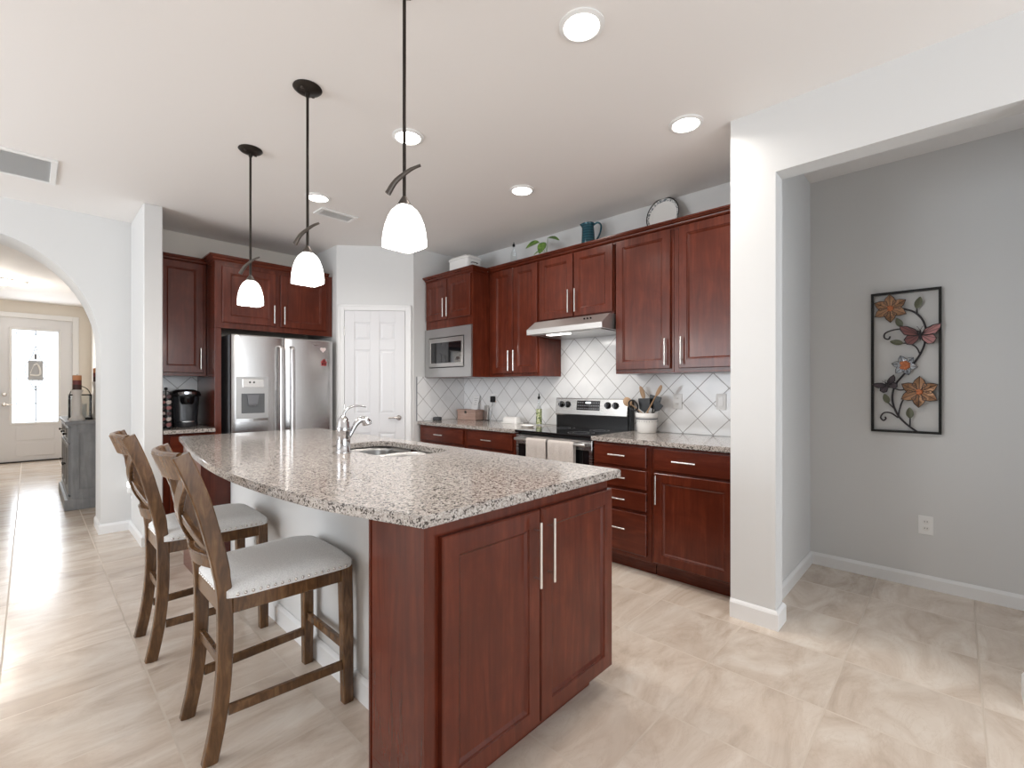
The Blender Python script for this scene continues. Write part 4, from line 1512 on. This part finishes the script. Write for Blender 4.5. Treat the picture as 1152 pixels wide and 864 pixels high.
wb = thing('recipe_box', 'pinkish wooden box on the corner worktop against the tile', 'box', (3.40, 3.90, ZC))
M['pinkwood'] = wood('pink_washed_wood', (.40, .26, .21), (.50, .34, .28), (.58, .43, .37), (3, 1, 9), .55, 0)
bm = nb(); box(bm, 3.335, 3.455, 3.745, 4.045, ZC, ZC + .085, .003); put('body', bm, M['pinkwood'], wb)
bm = nb(); box(bm, 3.330, 3.460, 3.740, 4.050, ZC + .0855, ZC + .112, .004); put('lid', bm, M['pinkwood'], wb)
bm = nb(); box(bm, 3.328, 3.3345, 3.885, 3.915, ZC + .07, ZC + .10, .001); put('clasp', bm, M['bronze_l'], wb)
cb = thing('cutting_board', 'pale board standing behind the wooden box on the corner worktop', 'board', (3.45, 3.72, ZC))
bm = nb()
hexa(bm, [(3.4345, 3.665, ZC), (3.4345, 3.73, ZC), (3.4445, 3.73, ZC), (3.4445, 3.665, ZC), (3.4570, 3.665, ZC + .16), (3.4570, 3.73, ZC + .16), (3.4670, 3.73, ZC + .16), (3.4670, 3.665, ZC + .16)], .003)
put('panel', bm, M['steel_in'], cb)
cd = thing('note_card', 'white card propped upright on the wooden box', 'card', (3.40, 3.85, ZC + .1125))
bm = nb(); hexa(bm, [(3.415, 3.80, ZC + .1125), (3.415, 3.90, ZC + .1125), (3.418, 3.90, ZC + .1125), (3.418, 3.80, ZC + .1125), (3.452, 3.80, ZC + .26), (3.452, 3.90, ZC + .26), (3.455, 3.90, ZC + .26), (3.455, 3.80, ZC + .26)])
put('sheet', bm, M['plate'], cd)
bm = nb()
for k, (a, b) in enumerate(((3.82, 3.88), (3.825, 3.875), (3.83, 3.86), (3.82, 3.87))):
    z = .235 - .022 * k
    x = 3.415 + .037 * (z - .1125) / .1475 - .0006
    box(bm, x - .0004, x + .0002, a, b, ZC + z - .003, ZC + z)
put('printed_lines', bm, M['grayside'], cd)
bd2 = thing('smart_speaker', 'small dark round speaker on the worktop by the pantry wall', 'speaker', (3.05, 4.035, ZC))
bm = nb(); lathe(bm, [(.040, ZC), (.046, ZC + .006), (.047, ZC + .030), (.043, ZC + .037), (.002, ZC + .038)], (3.05, 4.035, 0), 28); put('body', bm, mat('charcoal_fabric', (.045, .047, .05), .8), bd2, smooth=40)
bm = nb(); lathe(bm, [(.030, ZC + .0382), (.029, ZC + .0395), (.002, ZC + .0396)], (3.05, 4.035, 0), 24); put('top_plate', bm, M['black'], bd2, smooth=40)
ad = thing('power_adapter', 'black power adapter plugged into the corner tile outlet with cord', 'adapter', TS.p(-3.585, 1.15, .01))
bm = nb(); obox(bm, TS, -3.610, -3.560, 1.112, 1.176, .0082, .045, .004); put('plug_body', bm, M['black'], ad)
bm = nb(); tube(bm, spline([TS.p(-3.585, 1.112, .028), TS.p(-3.588, 1.04, .030), TS.p(-3.60, .965, .036), TS.p(-3.615, .922, .050), TS.p(-3.635, .9185, .080), TS.p(-3.70, .9185, .16)], 6), .0028, 6); put('cord', bm, M['black'], ad, smooth=40)

# ------------------------------------------------------------------ coffee maker and pod carousel
km = thing('coffee_maker', 'black single-cup coffee maker on the worktop beside the fridge panel', 'coffee maker', (.965, 5.06, ZC))
kx, ky = .975, 5.055
bm = nb()
def kr(w, d, z, e=4, cx=kx, cy=ky):
    out = []
    for k in range(28):
        a = 2 * PI * k / 28
        c_, s_ = math.cos(a), math.sin(a)
        q = (abs(c_) ** e + abs(s_) ** e) ** (1 / e)
        out.append((cx + w * c_ / q, cy + d * s_ / q, z))
    return out
loft(bm, [kr(.088, .125, ZC + .0), kr(.092, .130, ZC + .012), kr(.092, .130, ZC + .045), kr(.094, .115, ZC + .05, cy=ky + .015), kr(.104, .115, ZC + .20, cy=ky + .015), kr(.108, .118, ZC + .26, cy=ky + .012), kr(.106, .118, ZC + .275, cy=ky + .012)])
put('housing', bm, mat('charcoal_plastic', (.022, .024, .028), .22, 0, .3), km, smooth=40)
bm = nb()
loft(bm, [kr(.114, .128, ZC + .2755), kr(.118, .132, ZC + .29), kr(.110, .125, ZC + .315, 3), kr(.07, .09, ZC + .335, 2.5), kr(.02, .03, ZC + .338, 2)])
put('lid', bm, M['black'], km, smooth=40)
bm = nb()
pts = [(kx + .060 * math.cos(a), ky - .118 - .030 * math.sin(a), ZC + .300 + .006 * math.sin(a)) for a in [PI * k / 14 for k in range(15)]]
beam(bm, pts, (0, 0, 1), .026, .022, .004)
put('chrome_handle', bm, M['chrome'], km, smooth=40)
bm = nb(); lathe(bm, [(.040, ZC + .205), (.052, ZC + .225), (.055, ZC + .274), (.002, ZC + .2745)], (kx, ky - .105, 0), 24); put('brew_head', bm, M['black'], km, smooth=40)
bm = nb(); loft(bm, [kr(.055, .030, ZC + .046, 3, kx, ky - .108), kr(.055, .030, ZC + .054, 3, kx, ky - .108)]); put('drip_tray', bm, M['steel_in'], km)
bm = nb(); loft(bm, [kr(.036, .085, ZC + .004, 4, kx - .131, ky + .02), kr(.038, .09, ZC + .23, 4, kx - .135, ky + .02)]); tk = put('water_tank', bm, mat('smoked_tank', (.05, .055, .06), .08, 0, .5), km, smooth=40)
bm = nb(); loft(bm, [kr(.040, .093, ZC + .2305, 4, kx - .135, ky + .02), kr(.040, .093, ZC + .265, 4, kx - .137, ky + .02), kr(.03, .08, ZC + .274, 4, kx - .137, ky + .02)]); put('tank_lid', bm, M['black'], tk, smooth=40)
# pods in a wire tower
px, py = .808, 4.865
pc = thing('pod_carousel', 'black wire tower of coffee pods beside the coffee maker', 'pod holder', (px, py, ZC))
bm = nb(); lathe(bm, [(.042, ZC), (.042, ZC + .006), (.006, ZC + .010), (.004, ZC + .33), (.012, ZC + .335), (.012, ZC + .35), (.002, ZC + .356)], (px, py, 0), 16)
for k in range(4):
    a = PI / 4 + k * PI / 2
    tube(bm, [(px + .046 * math.cos(a), py + .046 * math.sin(a), ZC + .006), (px + .046 * math.cos(a), py + .046 * math.sin(a), ZC + .31), (px, py, ZC + .325)], .002, 6)
put('wire_stand', bm, M['blackmetal'], pc, smooth=40)
podm = [mat('pod_foil_%s' % n, c, .35) for n, c in (('rose', (.30, .13, .13)), ('pale', (.50, .44, .42)), ('plum', (.08, .045, .05)))]
proto = []
for q in range(3):
    me = bpy.data.meshes.new('coffee_pod'); b_ = nb(); lathe(b_, [(.011, 0), (.0145, .024), (.0175, .025), (.0175, .027), (.002, .028)], (0, 0, 0), 14, 'X'); fix(b_); b_.to_mesh(me); b_.free(); me.materials.append(podm[q]); proto.append(me)
n_ = 0
for lev in range(6):
    for k in range(4):
        a = k * PI / 2 + .35
        o = bpy.data.objects.new('coffee_pod', proto[(lev + k) % 3]); C.objects.link(o)
        o.location = (px + .010 * math.cos(a), py + .010 * math.sin(a), ZC + .035 + lev * .048)
        o.rotation_euler = (0, 0, a)
        lab = {0: 'lowest tier', 1: 'second tier from the bottom', 2: 'third tier from the bottom', 3: 'third tier from the top', 4: 'second tier from the top', 5: 'top tier'}[lev]
        tag(o, 'small foil-topped coffee pod on the %s of the wire tower' % lab, 'coffee pod', 'coffee pods on the %s of the tower' % lab)

# ------------------------------------------------------------------ things on top of the wall cabinets
ZT_ = ZU1 + .0185
ZTB = ZU1 + .0005                 # cabinet top behind the crown
tb = thing('ceramic_box', 'white lidded serving box on top of the microwave cabinet', 'box', (3.2, 3.66, ZU1 - .011))
z0 = ZU1 - .0115
bm = nb()
loft(bm, [[(x, y, z) for x, y in rrect(3.06 + i, 3.26 - i, 3.56 + i, 3.86 - i, .03)] for i, z in ((.012, z0), (0, z0 + .01), (0, z0 + .175))]); put('body', bm, M['white'], tb, smooth=50)
bm = nb(); loft(bm, [[(x, y, z) for x, y in rrect(3.052 + i, 3.268 - i, 3.552 + i, 3.868 - i, .035)] for i, z in ((0, z0 + .1755), (0, z0 + .192), (.02, z0 + .212), (.03, z0 + .214))]); put('lid', bm, M['white'], tb, smooth=50)
bm = nb()
for y, s in ((3.552, -1), (3.868, 1)):
    tube(bm, spline([(3.11, y + s * -.003, z0 + .13), (3.12, y + s * .018, z0 + .13), (3.18, y + s * .018, z0 + .13), (3.19, y - s * .003, z0 + .13)], 5), .004, 8)
put('wire_handle', bm, M['blackmetal'], tb, smooth=40)
gb = thing('glass_bottle', 'small clear bottle with black stopper on top of a wall cabinet', 'bottle', (3.30, 3.135, ZTB))
bm = nb(); lathe(bm, [(.028, ZTB), (.031, ZTB + .005), (.031, ZTB + .16), (.012, ZTB + .20), (.011, ZTB + .225), (.002, ZTB + .226)], (3.30, 3.135, 0), 20); put('glass', bm, M['clear'], gb, smooth=40)
bm = nb(); lathe(bm, [(.009, ZTB + .2265), (.013, ZTB + .230), (.013, ZTB + .252), (.004, ZTB + .258), (.004, ZTB + .272), (.001, ZTB + .273)], (3.30, 3.135, 0), 14); put('stopper', bm, M['black'], gb, smooth=40)
pl = thing('potted_plant', 'small green broad-leaved plant in a white pot on the wall cabinets', 'plant', (3.32, 2.73, ZTB))
PX, PY = 3.32, 2.73
bm = nb(); lathe(bm, [(.035, ZTB), (.038, ZTB + .004), (.045, ZTB + .075), (.048, ZTB + .08), (.043, ZTB + .08), (.038, ZTB + .060), (.002, ZTB + .058)], (PX, PY, 0), 20); put('pot', bm, M['white'], pl, smooth=40)
lm, nt, b_ = nodes('green_leaf')
nt.links.new(ramp(nt, noise(nt, coords(nt), 30, 3), [(.35, (.05, .13, .02)), (.65, (.20, .33, .06))]), b_.inputs['Base Color']); b_.inputs['Roughness'].default_value = .35
def leaf(parent, base, d, up, L, W_, m, name='leaf', fold=.25, curl=.25, stem=None, thick=.0012):
    base, d, up = Vector(base), Vector(d).normalized(), Vector(up)
    s = d.cross(up).normalized(); n = s.cross(d)
    bm = nb(); rows = []
    N = 9
    for k in range(N + 1):
        t = k / N
        w = W_ * (math.sin(PI * min(1, t * .94 + .03)) ** .75) * (1 - .25 * t)
        c = base + d * L * t - n * curl * L * t * t
        rows.append([c + s * w * q + n * (abs(q) * w * fold) for q in (-1, -.5, 0, .5, 1)])
    loft(bm, rows, False, False, False)
    fix(bm)
    ex = bmesh.ops.extrude_face_region(bm, geom=bm.faces[:])
    bmesh.ops.translate(bm, verts=[e for e in ex['geom'] if isinstance(e, bmesh.types.BMVert)], vec=n * thick)
    o = put(name, bm, m, parent, smooth=50)
    if stem:
        bm = nb(); tube(bm, spline([Vector(stem), (Vector(stem) + base) / 2 + Vector((0, 0, .012)), base], 5), .0022, 6)
        put('stalk', bm, m, o, smooth=40)
    return o
q0 = (PX, PY, ZTB + .060)
leaf(pl, (PX - .06, PY + .045, ZTB + .185), (-.35, .62, -.10), (-.6, -.4, .7), .135, .052, lm, stem=q0)
leaf(pl, (PX - .03, PY - .035, ZTB + .215), (.1, -.62, -.08), (-.5, .2, .8), .115, .040, lm, stem=q0)
leaf(pl, (PX - .045, PY - .012, ZTB + .175), (-.4, .10, -.55), (-.7, -.3, .5), .115, .050, lm, stem=q0)
leaf(pl, (PX - .05, PY + .03, ZTB + .10), (-.4, .62, -.15), (-.4, -.3, .8), .075, .03, lm, stem=q0)
pt = thing('pitcher', 'teal glazed pitcher with a looped handle on the wall cabinets', 'pitcher', (3.31, 2.265, ZTB))
QX, QY = 3.31, 2.265
teal, nt, b_ = nodes('teal_glaze')
wv = nt.nodes.new('ShaderNodeTexWave'); wv.bands_direction = 'Z'; wv.inputs['Scale'].default_value = 14; wv.inputs['Distortion'].default_value = .4
nt.links.new(coords(nt), wv.inputs[0])
nt.links.new(ramp(nt, wv.outputs['Fac'], [(.2, (.006, .045, .070)), (.8, (.014, .085, .115))]), b_.inputs['Base Color']); b_.inputs['Roughness'].default_value = .15
bm = nb()
rings = []
pr = [(.052, 0), (.058, .006), (.058, .08), (.054, .16), (.048, .215), (.050, .235), (.053, .245), (.048, .244), (.044, .215), (.048, .16), (.05, .02)]
for r_, z in pr:
    ring = []
    for k in range(32):
        a = 2 * PI * k / 32
        sp2 = max(0, math.cos(a - math.radians(110))) ** 10 * .022 * max(0, (z - .20) / .045)
        ring.append((QX + (r_ + sp2) * math.cos(a), QY + (r_ + sp2) * math.sin(a), ZTB + z))
    rings.append(ring)
loft(bm, rings); put('jug', bm, teal, pt, smooth=50)
bm = nb(); hd_ = Vector((.25, -1, 0)).normalized()
tube(bm, spline([Vector((QX, QY, ZTB + .225)) + hd_ * .046, Vector((QX, QY, ZTB + .240)) + hd_ * .085, Vector((QX, QY, ZTB + .205)) + hd_ * .115, Vector((QX, QY, ZTB + .13)) + hd_ * .098, Vector((QX, QY, ZTB + .075)) + hd_ * .056], 6), .0075, 10); put('handle', bm, teal, pt, smooth=40)
# platter leaning against the wall
pm, nt, b_ = nodes('platter_rim_pattern')
f = noise(nt, coords(nt), 85, 2, .5)
nt.links.new(ramp(nt, f, [(.44, (.16, .18, .20)), (.52, (.72, .72, .71))]), b_.inputs['Base Color']); b_.inputs['Roughness'].default_value = .2
pg = thing('platter', 'oval white platter with a dark patterned rim leaning on the wall', 'platter', (3.42, 1.575, ZTB))
lean = math.radians(70)
pc_ = Vector((3.392, 1.625, ZTB + .160))
e1 = Vector((0, 1, 0)); e2 = Vector((math.cos(lean), 0, math.sin(lean))); e3 = Vector((-math.sin(lean), 0, math.cos(lean)))
pa, pb = e1 * .95 - e2 * .31, e2 * .95 + e1 * .31
def ov(s, n): return [pc_ + pa * .130 * s * math.cos(2 * PI * k / 48) + pb * .170 * (s if s > .9 else s * .97) * math.sin(2 * PI * k / 48) + e3 * n for k in range(48)]
bm = nb(); loft(bm, [ov(.6, .0), ov(.72, .002), ov(1.0, .018), ov(1.0, .022), ov(.73, .008), ov(.62, .004)]); put('dish', bm, M['white'], pg, smooth=50)
bm = nb(); loft(bm, [ov(.84, .0135), ov(.94, .0200), ov(.94, .0206), ov(.84, .0141), ov(.84, .0135)], False, False); put('rim_pattern', bm, pm, pg, smooth=50)
bm = nb(); loft(bm, [ov(.955, .0205), ov(1.006, .0225), ov(1.006, .0234), ov(.955, .0222), ov(.955, .0205)], False, False); put('rim_edge', bm, M['blackmetal'], pg, smooth=50)

# ------------------------------------------------------------------ metal flower panel on the passage wall
AX = 3.885
art = thing('wall_art', 'black framed metal panel of flowers and butterflies on the passage wall', 'wall art', (3.90, .23, .975))
def ap(y, z, n=0.0): return Vector((AX - n, y, z))
bm = nb()
y0, y1, z0, z1 = .057, .402, .975, 1.888
for a, b, c, d in ((y0, y1, z0, z0 + .014), (y0, y1, z1 - .014, z1), (y0, y0 + .014, z0 + .014, z1 - .014), (y1 - .014, y1, z0 + .014, z1 - .014)):
    box(bm, AX - .006, 3.909, a, b, c, d)
put('frame', bm, M['blackmetal'], art)
M['vine'] = mat('dark_vine_metal', (.05, .045, .05), .4, .6)
M['copper'] = mat('copper_petals', (.33, .185, .105), .40, .7)
M['copper_d'] = mat('red_copper_centre', (.48, .17, .08), .35, .8)
M['sage'] = mat('sage_metal_leaf', (.11, .115, .075), .45, .5)
M['rose'] = mat('rose_metal_wing', (.26, .115, .11), .4, .5)
M['mauve'] = mat('mauve_metal_wing', (.12, .095, .105), .4, .5)
M['pewter'] = mat('pewter_petals', (.45, .48, .52), .35, .8)
def vine(pts, r=.006, nm='stem'):
    bm = nb(); tube(bm, spline([ap(*p) for p in pts], 8), r, 8); put(nm, bm, M['vine'], art, smooth=40)
vine([(.170, .985), (.225, 1.035), (.270, 1.10), (.292, 1.19), (.278, 1.28), (.232, 1.355), (.180, 1.43), (.140, 1.52), (.128, 1.61), (.145, 1.69), (.185, 1.745), (.245, 1.775)], .0055)
vine([(.262, 1.075), (.255, 1.13), (.235, 1.19), (.18, 1.235)], .0045, 'flower_stem')
vine([(.262, 1.07), (.300, 1.10), (.335, 1.10), (.352, 1.07), (.338, 1.050), (.325, 1.063), (.330, 1.075)], .0045, 'tendril')
vine([(.155, 1.47), (.175, 1.52), (.21, 1.548), (.24, 1.55)], .004, 'leaf_stem')
vine([(.150, 1.665 - .05), (.230, 1.640), (.285, 1.640), (.328, 1.622), (.332, 1.592), (.312, 1.582), (.303, 1.600)], .0045, 'tendril')
vine([(.222, 1.62), (.245, 1.655)], .004, 'leaf_stem')
vine([(.171, 1.735), (.172, 1.765)], .004, 'leaf_stem')
vine([(.205, 1.02), (.204, 1.07)], .004, 'leaf_stem')
vine([(.283, 1.13), (.312, 1.165)], .004, 'leaf_stem')
vine([(.283, 1.262), (.258, 1.25), (.235, 1.252)], .004, 'leaf_stem')
def flower(y, z, R, m, n, rot, cm, rc):
    rings = nb()
    wire = nb()
    for k in range(n):
        a = rot + 2 * PI * k / n
        d = Vector((0, math.cos(a), math.sin(a))); s = Vector((0, -math.sin(a), math.cos(a)))
        c = ap(y, z, .006)
        w = R * .36
        P_ = [c + d * R * .12, c + d * R * .42 + s * w + Vector((-.006, 0, 0)), c + d * R * .74 + s * w * .62 + Vector((-.010, 0, 0)), c + d * R + Vector((-.004, 0, 0)), c + d * R * .74 - s * w * .62 + Vector((-.010, 0, 0)), c + d * R * .42 - s * w + Vector((-.006, 0, 0))]
        mid = [c + d * R * t + Vector((-.002 - .002 * (k % 2), 0, 0)) for t in (.12, .45, .75, 1.0)]
        off = Vector((-.0012 - .0009 * (k % 2), 0, 0))
        v0 = [rings.verts.new(p + off) for p in (mid[0], P_[1], P_[2], P_[3], P_[4], P_[5], mid[1], mid[2])]
        v1 = [rings.verts.new(p + off + Vector((.0012, 0, 0))) for p in (mid[0], P_[1], P_[2], P_[3], P_[4], P_[5], mid[1], mid[2])]
        for q in ((0, 1, 6), (1, 2, 7, 6), (2, 3, 7), (0, 6, 5), (6, 7, 4, 5), (7, 3, 4)):
            rings.faces.new([v0[i] for i in q]); rings.faces.new([v1[i] for i in q[::-1]])
        o6 = [0, 1, 2, 3, 4, 5]
        for i in range(6):
            rings.faces.new((v0[o6[i]], v0[o6[(i + 1) % 6]], v1[o6[(i + 1) % 6]], v1[o6[i]]))
        tube(wire, [p + Vector((-.003, 0, 0)) for p in P_ + [P_[0]]], R * .024, 6)
        for tt in (.45, .75):
            for sg_ in (-1, 1):
                tube(wire, [c + d * R * (tt - .16) + Vector((-.0045, 0, 0)), c + d * R * tt + s * (sg_ * w * (.75 if tt < .6 else .5)) + Vector((-.008, 0, 0))], R * .011, 5)
        tube(wire, [p + Vector((-.004, 0, 0)) for p in mid], R * .014, 5)
    f = put('flower', rings, m, art)
    put('petal_outline', wire, M['vine'], f, smooth=40)
    bm = nb()
    for k in range(7):
        a = 2 * PI * k / 7
        rr = rc * .6 if k else 0
        lathe(bm, [(rc * .5, 0), (rc * .45, -rc * .3), (rc * .1, -rc * .45)], ap(y + rr * math.cos(a), z + rr * math.sin(a), .014), 10, 'X')
    put('flower_centre', bm, cm, f, smooth=40)
flower(.303, 1.780, .092, M['copper'], 6, .5, M['copper_d'], .018)
flower(.161, 1.238, .099, M['copper'], 6, .55, M['copper_d'], .018)
flower(.231, 1.408, .066, M['pewter'], 6, .2, M['copper_d'], .028)
def aleaf(y, z, dy, dz, L=.06, W_=.02):
    leaf(art, ap(y, z, .004), (-.02, dy, dz), (-1, 0, 0), L, W_, M['sage'], thick=.001, fold=.2, curl=.05)
aleaf(.173, 1.765, -.25, 1, .075, .022); aleaf(.245, 1.655, .45, 1, .065, .020); aleaf(.238, 1.55, 1, .25, .068, .020); aleaf(.312, 1.163, .35, 1, .065, .020); aleaf(.204, 1.07, .05, 1, .068, .022)
def butterfly(y, z, s, m, tilt):
    ct, st = math.cos(tilt), math.sin(tilt)
    def q(u, v, n): return ap(y + (u * ct - v * st) * s, z + (u * st + v * ct) * s, n)
    bm = nb(); wire = nb()
    for sd_ in (-1, 1):
        up_ = [(.04, .0), (.25, .36), (.62, .56), (1.0, .64), (.95, .34), (.76, .04), (.34, -.06)]
        lo_ = [(.04, -.02), (.30, -.06), (.62, -.02), (.78, -.28), (.64, -.58), (.36, -.62), (.10, -.32)]
        for W2 in (up_, lo_):
            a = [q(sd_ * u, v, .010 + .022 * abs(u)) for u, v in W2]
            loft(bm, [a, [p + Vector((.0012, 0, 0)) for p in a]])
            tube(wire, [p + Vector((-.002, 0, 0)) for p in a + [a[0]]], .0028, 6)
            for k in (2, 3, 4):
                tube(wire, [a[0] + Vector((-.002, 0, 0)), a[k] + Vector((-.002, 0, 0))], .0014, 5)
    o = put('butterfly', bm, m, art)
    put('wing_outline', wire, M['vine'], o, smooth=40)
    bm = nb(); tube(bm, [q(0, -.35, .010), q(0, -.1, .012), q(0, .2, .012), q(0, .30, .010)], [.003, .007, .006, .003], 8)
    for sd_ in (-1, 1):
        tube(bm, [q(0, .28, .012), q(sd_ * .10, .48, .016), q(sd_ * .16, .55, .018)], .0014, 5)
    put('insect_body', bm, M['vine'], o, smooth=40)
butterfly(.156, 1.598, .098, M['rose'], .0)
butterfly(.318, 1.283, .062, M['mauve'], -.5)

# ------------------------------------------------------------------ foyer: grey console, lantern, candle holders
gc = thing('console_cabinet', 'weathered grey wooden console cabinet in the foyer beyond the arch', 'cabinet', (.53, 7.25, 0))
gx0, gx1, gy0, gy1 = .285, .770, 6.585, 7.95
bm = nb(); box(bm, gx0 + .01, gx1, gy0 + .012, gy1 - .012, .14, .885, .003); put('carcass', bm, M['greywood'], gc)
bm = nb(); box(bm, gx0 - .03, gx1, gy0 - .02, gy1 + .02, .886, .920, .006); box(bm, gx0 - .012, gx1, gy0 - .006, gy1 + .006, .866, .8855); put('top', bm, M['greywood'], gc)
bm = nb(); box(bm, gx0 - .035, gx1, gy0 - .008, gy1 + .008, 0, .11, .004); box(bm, gx0 - .012, gx1, gy0 + .003, gy1 - .003, .1105, .1395); put('plinth', bm, M['greywood'], gc)
bm = nb()
SF = north(gy0 + .012, gx0)
for a, b, c, d in ((.01, .075, .14, .866), (.43, .485, .14, .866), (.075, .43, .80, .866), (.075, .43, .14, .21)):
    obox(bm, SF, a, b, c, d, .0005, .010)
put('side_frame', bm, M['greywood'], gc)
GF = Fr((gx0 + .01, gy1 - .012, 0), (0, -1, 0), (-1, 0, 0))
gw = (gy1 - gy0 - .024)
for k in range(3):
    u0 = k * gw / 3
    bm = nb(); panel(bm, GF, u0 + .012, u0 + gw / 3 - .012, .16, .68, .0005, .018, .055); o = put('door', bm, M['greywood'], gc)
    bm = nb(); lathe(bm, [(.006, 0), (.006, -.015), (.014, -.020), (.012, -.030), (.002, -.033)], GF.p(u0 + (gw / 3 - .05 if k < 2 else .05), .44, .0186), 14, 'X'); put('knob', bm, M['blackmetal'], o, smooth=40)
    bm = nb(); panel(bm, GF, u0 + .012, u0 + gw / 3 - .012, .70, .855, .0005, .018, .025); o = put('drawer', bm, M['greywood'], gc)
    bm = nb(); lathe(bm, [(.006, 0), (.006, -.015), (.014, -.020), (.012, -.030), (.002, -.033)], GF.p(u0 + gw / 6, .778, .0186), 14, 'X'); put('knob', bm, M['blackmetal'], o, smooth=40)
ln_ = bpy.data.objects.new
lt = thing('lantern', 'black metal candle lantern on the grey console', 'lantern', (.385, 6.86, .9205))
lx, ly, lz = .385, 6.90, .9205
bm = nb()
h_ = .085
for a in (-1, 1):
    for b in (-1, 1):
        box(bm, lx + a * h_ - .006, lx + a * h_ + .006, ly + b * h_ - .006, ly + b * h_ + .006, lz + .022, lz + .262)
box(bm, lx - h_ - .012, lx + h_ + .012, ly - h_ - .012, ly + h_ + .012, lz, lz + .022)
for z in (lz + .262,):
    for a, b, c, d in ((-1, 1, -1.07, -.93), (-1, 1, .93, 1.07), (-1.07, -.93, -1.07, 1.07), (.93, 1.07, -1.07, 1.07)):
        box(bm, lx + a * h_, lx + b * h_, ly + c * h_, ly + d * h_, z, z + .014)
put('frame', bm, M['blackmetal'], lt)
bm = nb(); tube(bm, spline([(lx - h_, ly, lz + .27), (lx - h_ * .7, ly, lz + .33), (lx, ly, lz + .365), (lx + h_ * .7, ly, lz + .33), (lx + h_, ly, lz + .27)], 6), .004, 8); put('bail_handle', bm, M['blackmetal'], lt, smooth=40)
bm = nb()
box(bm, lx - h_ + .008, lx + h_ - .008, ly - h_ - .002, ly - h_ + .001, lz + .024, lz + .258); box(bm, lx - h_ - .002, lx - h_ + .001, ly - h_ + .008, ly + h_ - .008, lz + .024, lz + .258)
put('glass_pane', bm, M['clear'], lt)
bm = nb(); lathe(bm, [(.034, lz + .0225), (.035, lz + .17), (.03, lz + .172), (.002, lz + .168)], (lx + .02, ly + .02, 0), 20); put('candle', bm, M['white'], lt, smooth=40)
cm, nt, b_ = nodes('layered_candle_wax')
sp = nt.nodes.new('ShaderNodeSeparateXYZ'); nt.links.new(coords(nt, kind='Generated'), sp.inputs[0])
nt.links.new(ramp(nt, sp.outputs[2], [(0, (.055, .018, .016)), (.36, (.16, .03, .03)), (.66, (.62, .27, .12))], 'CONSTANT'), b_.inputs['Base Color']); b_.inputs['Roughness'].default_value = .45
def holder(x, y, s, zt, label, lab2):
    z = .9205
    r = thing('candle_holder', label, 'candle holder', (x, y, z))
    bm = nb()
    H = zt - z
    lathe(bm, [(.064 * s, z), (.064 * s, z + .022), (.050 * s, z + .035), (.040 * s, z + .06), (.038 * s, z + .10), (.043 * s, z + .115), (.038 * s, z + .13), (.040 * s, z + H * .62), (.030 * s, z + H * .80), (.044 * s, z + H * .94), (.050 * s, z + H - .008), (.050 * s, z + H)], (x, y, 0), 24)
    put('pedestal', bm, mat('distressed_white', (.66, .63, .60), .6) if 'distressed_white' not in bpy.data.materials else bpy.data.materials['distressed_white'], r, smooth=40)
    c = thing('pillar_candle', lab2, 'candle', (x, y, zt + .0005))
    bm = nb(); rr = .036 * s
    lathe(bm, [(rr, zt + .0005), (rr, zt + .150), (rr * .9, zt + .153), (rr * .5, zt + .146), (.003, zt + .145)], (x, y, 0), 24); put('wax', bm, cm, c, smooth=40)
    bm = nb(); tube(bm, [(x, y, zt + .145), (x + .002, y, zt + .165)], .002, 6); put('wick', bm, M['black'], c)
holder(.350, 6.70, 1.0, 1.245, 'short white turned candle holder on the near end of the console', 'three-tone red pillar candle on the short turned holder')
holder(.525, 7.02, .75, 1.335, 'taller white candle holder on the console beside the arch edge', 'dark red pillar candle on the taller holder by the arch edge')
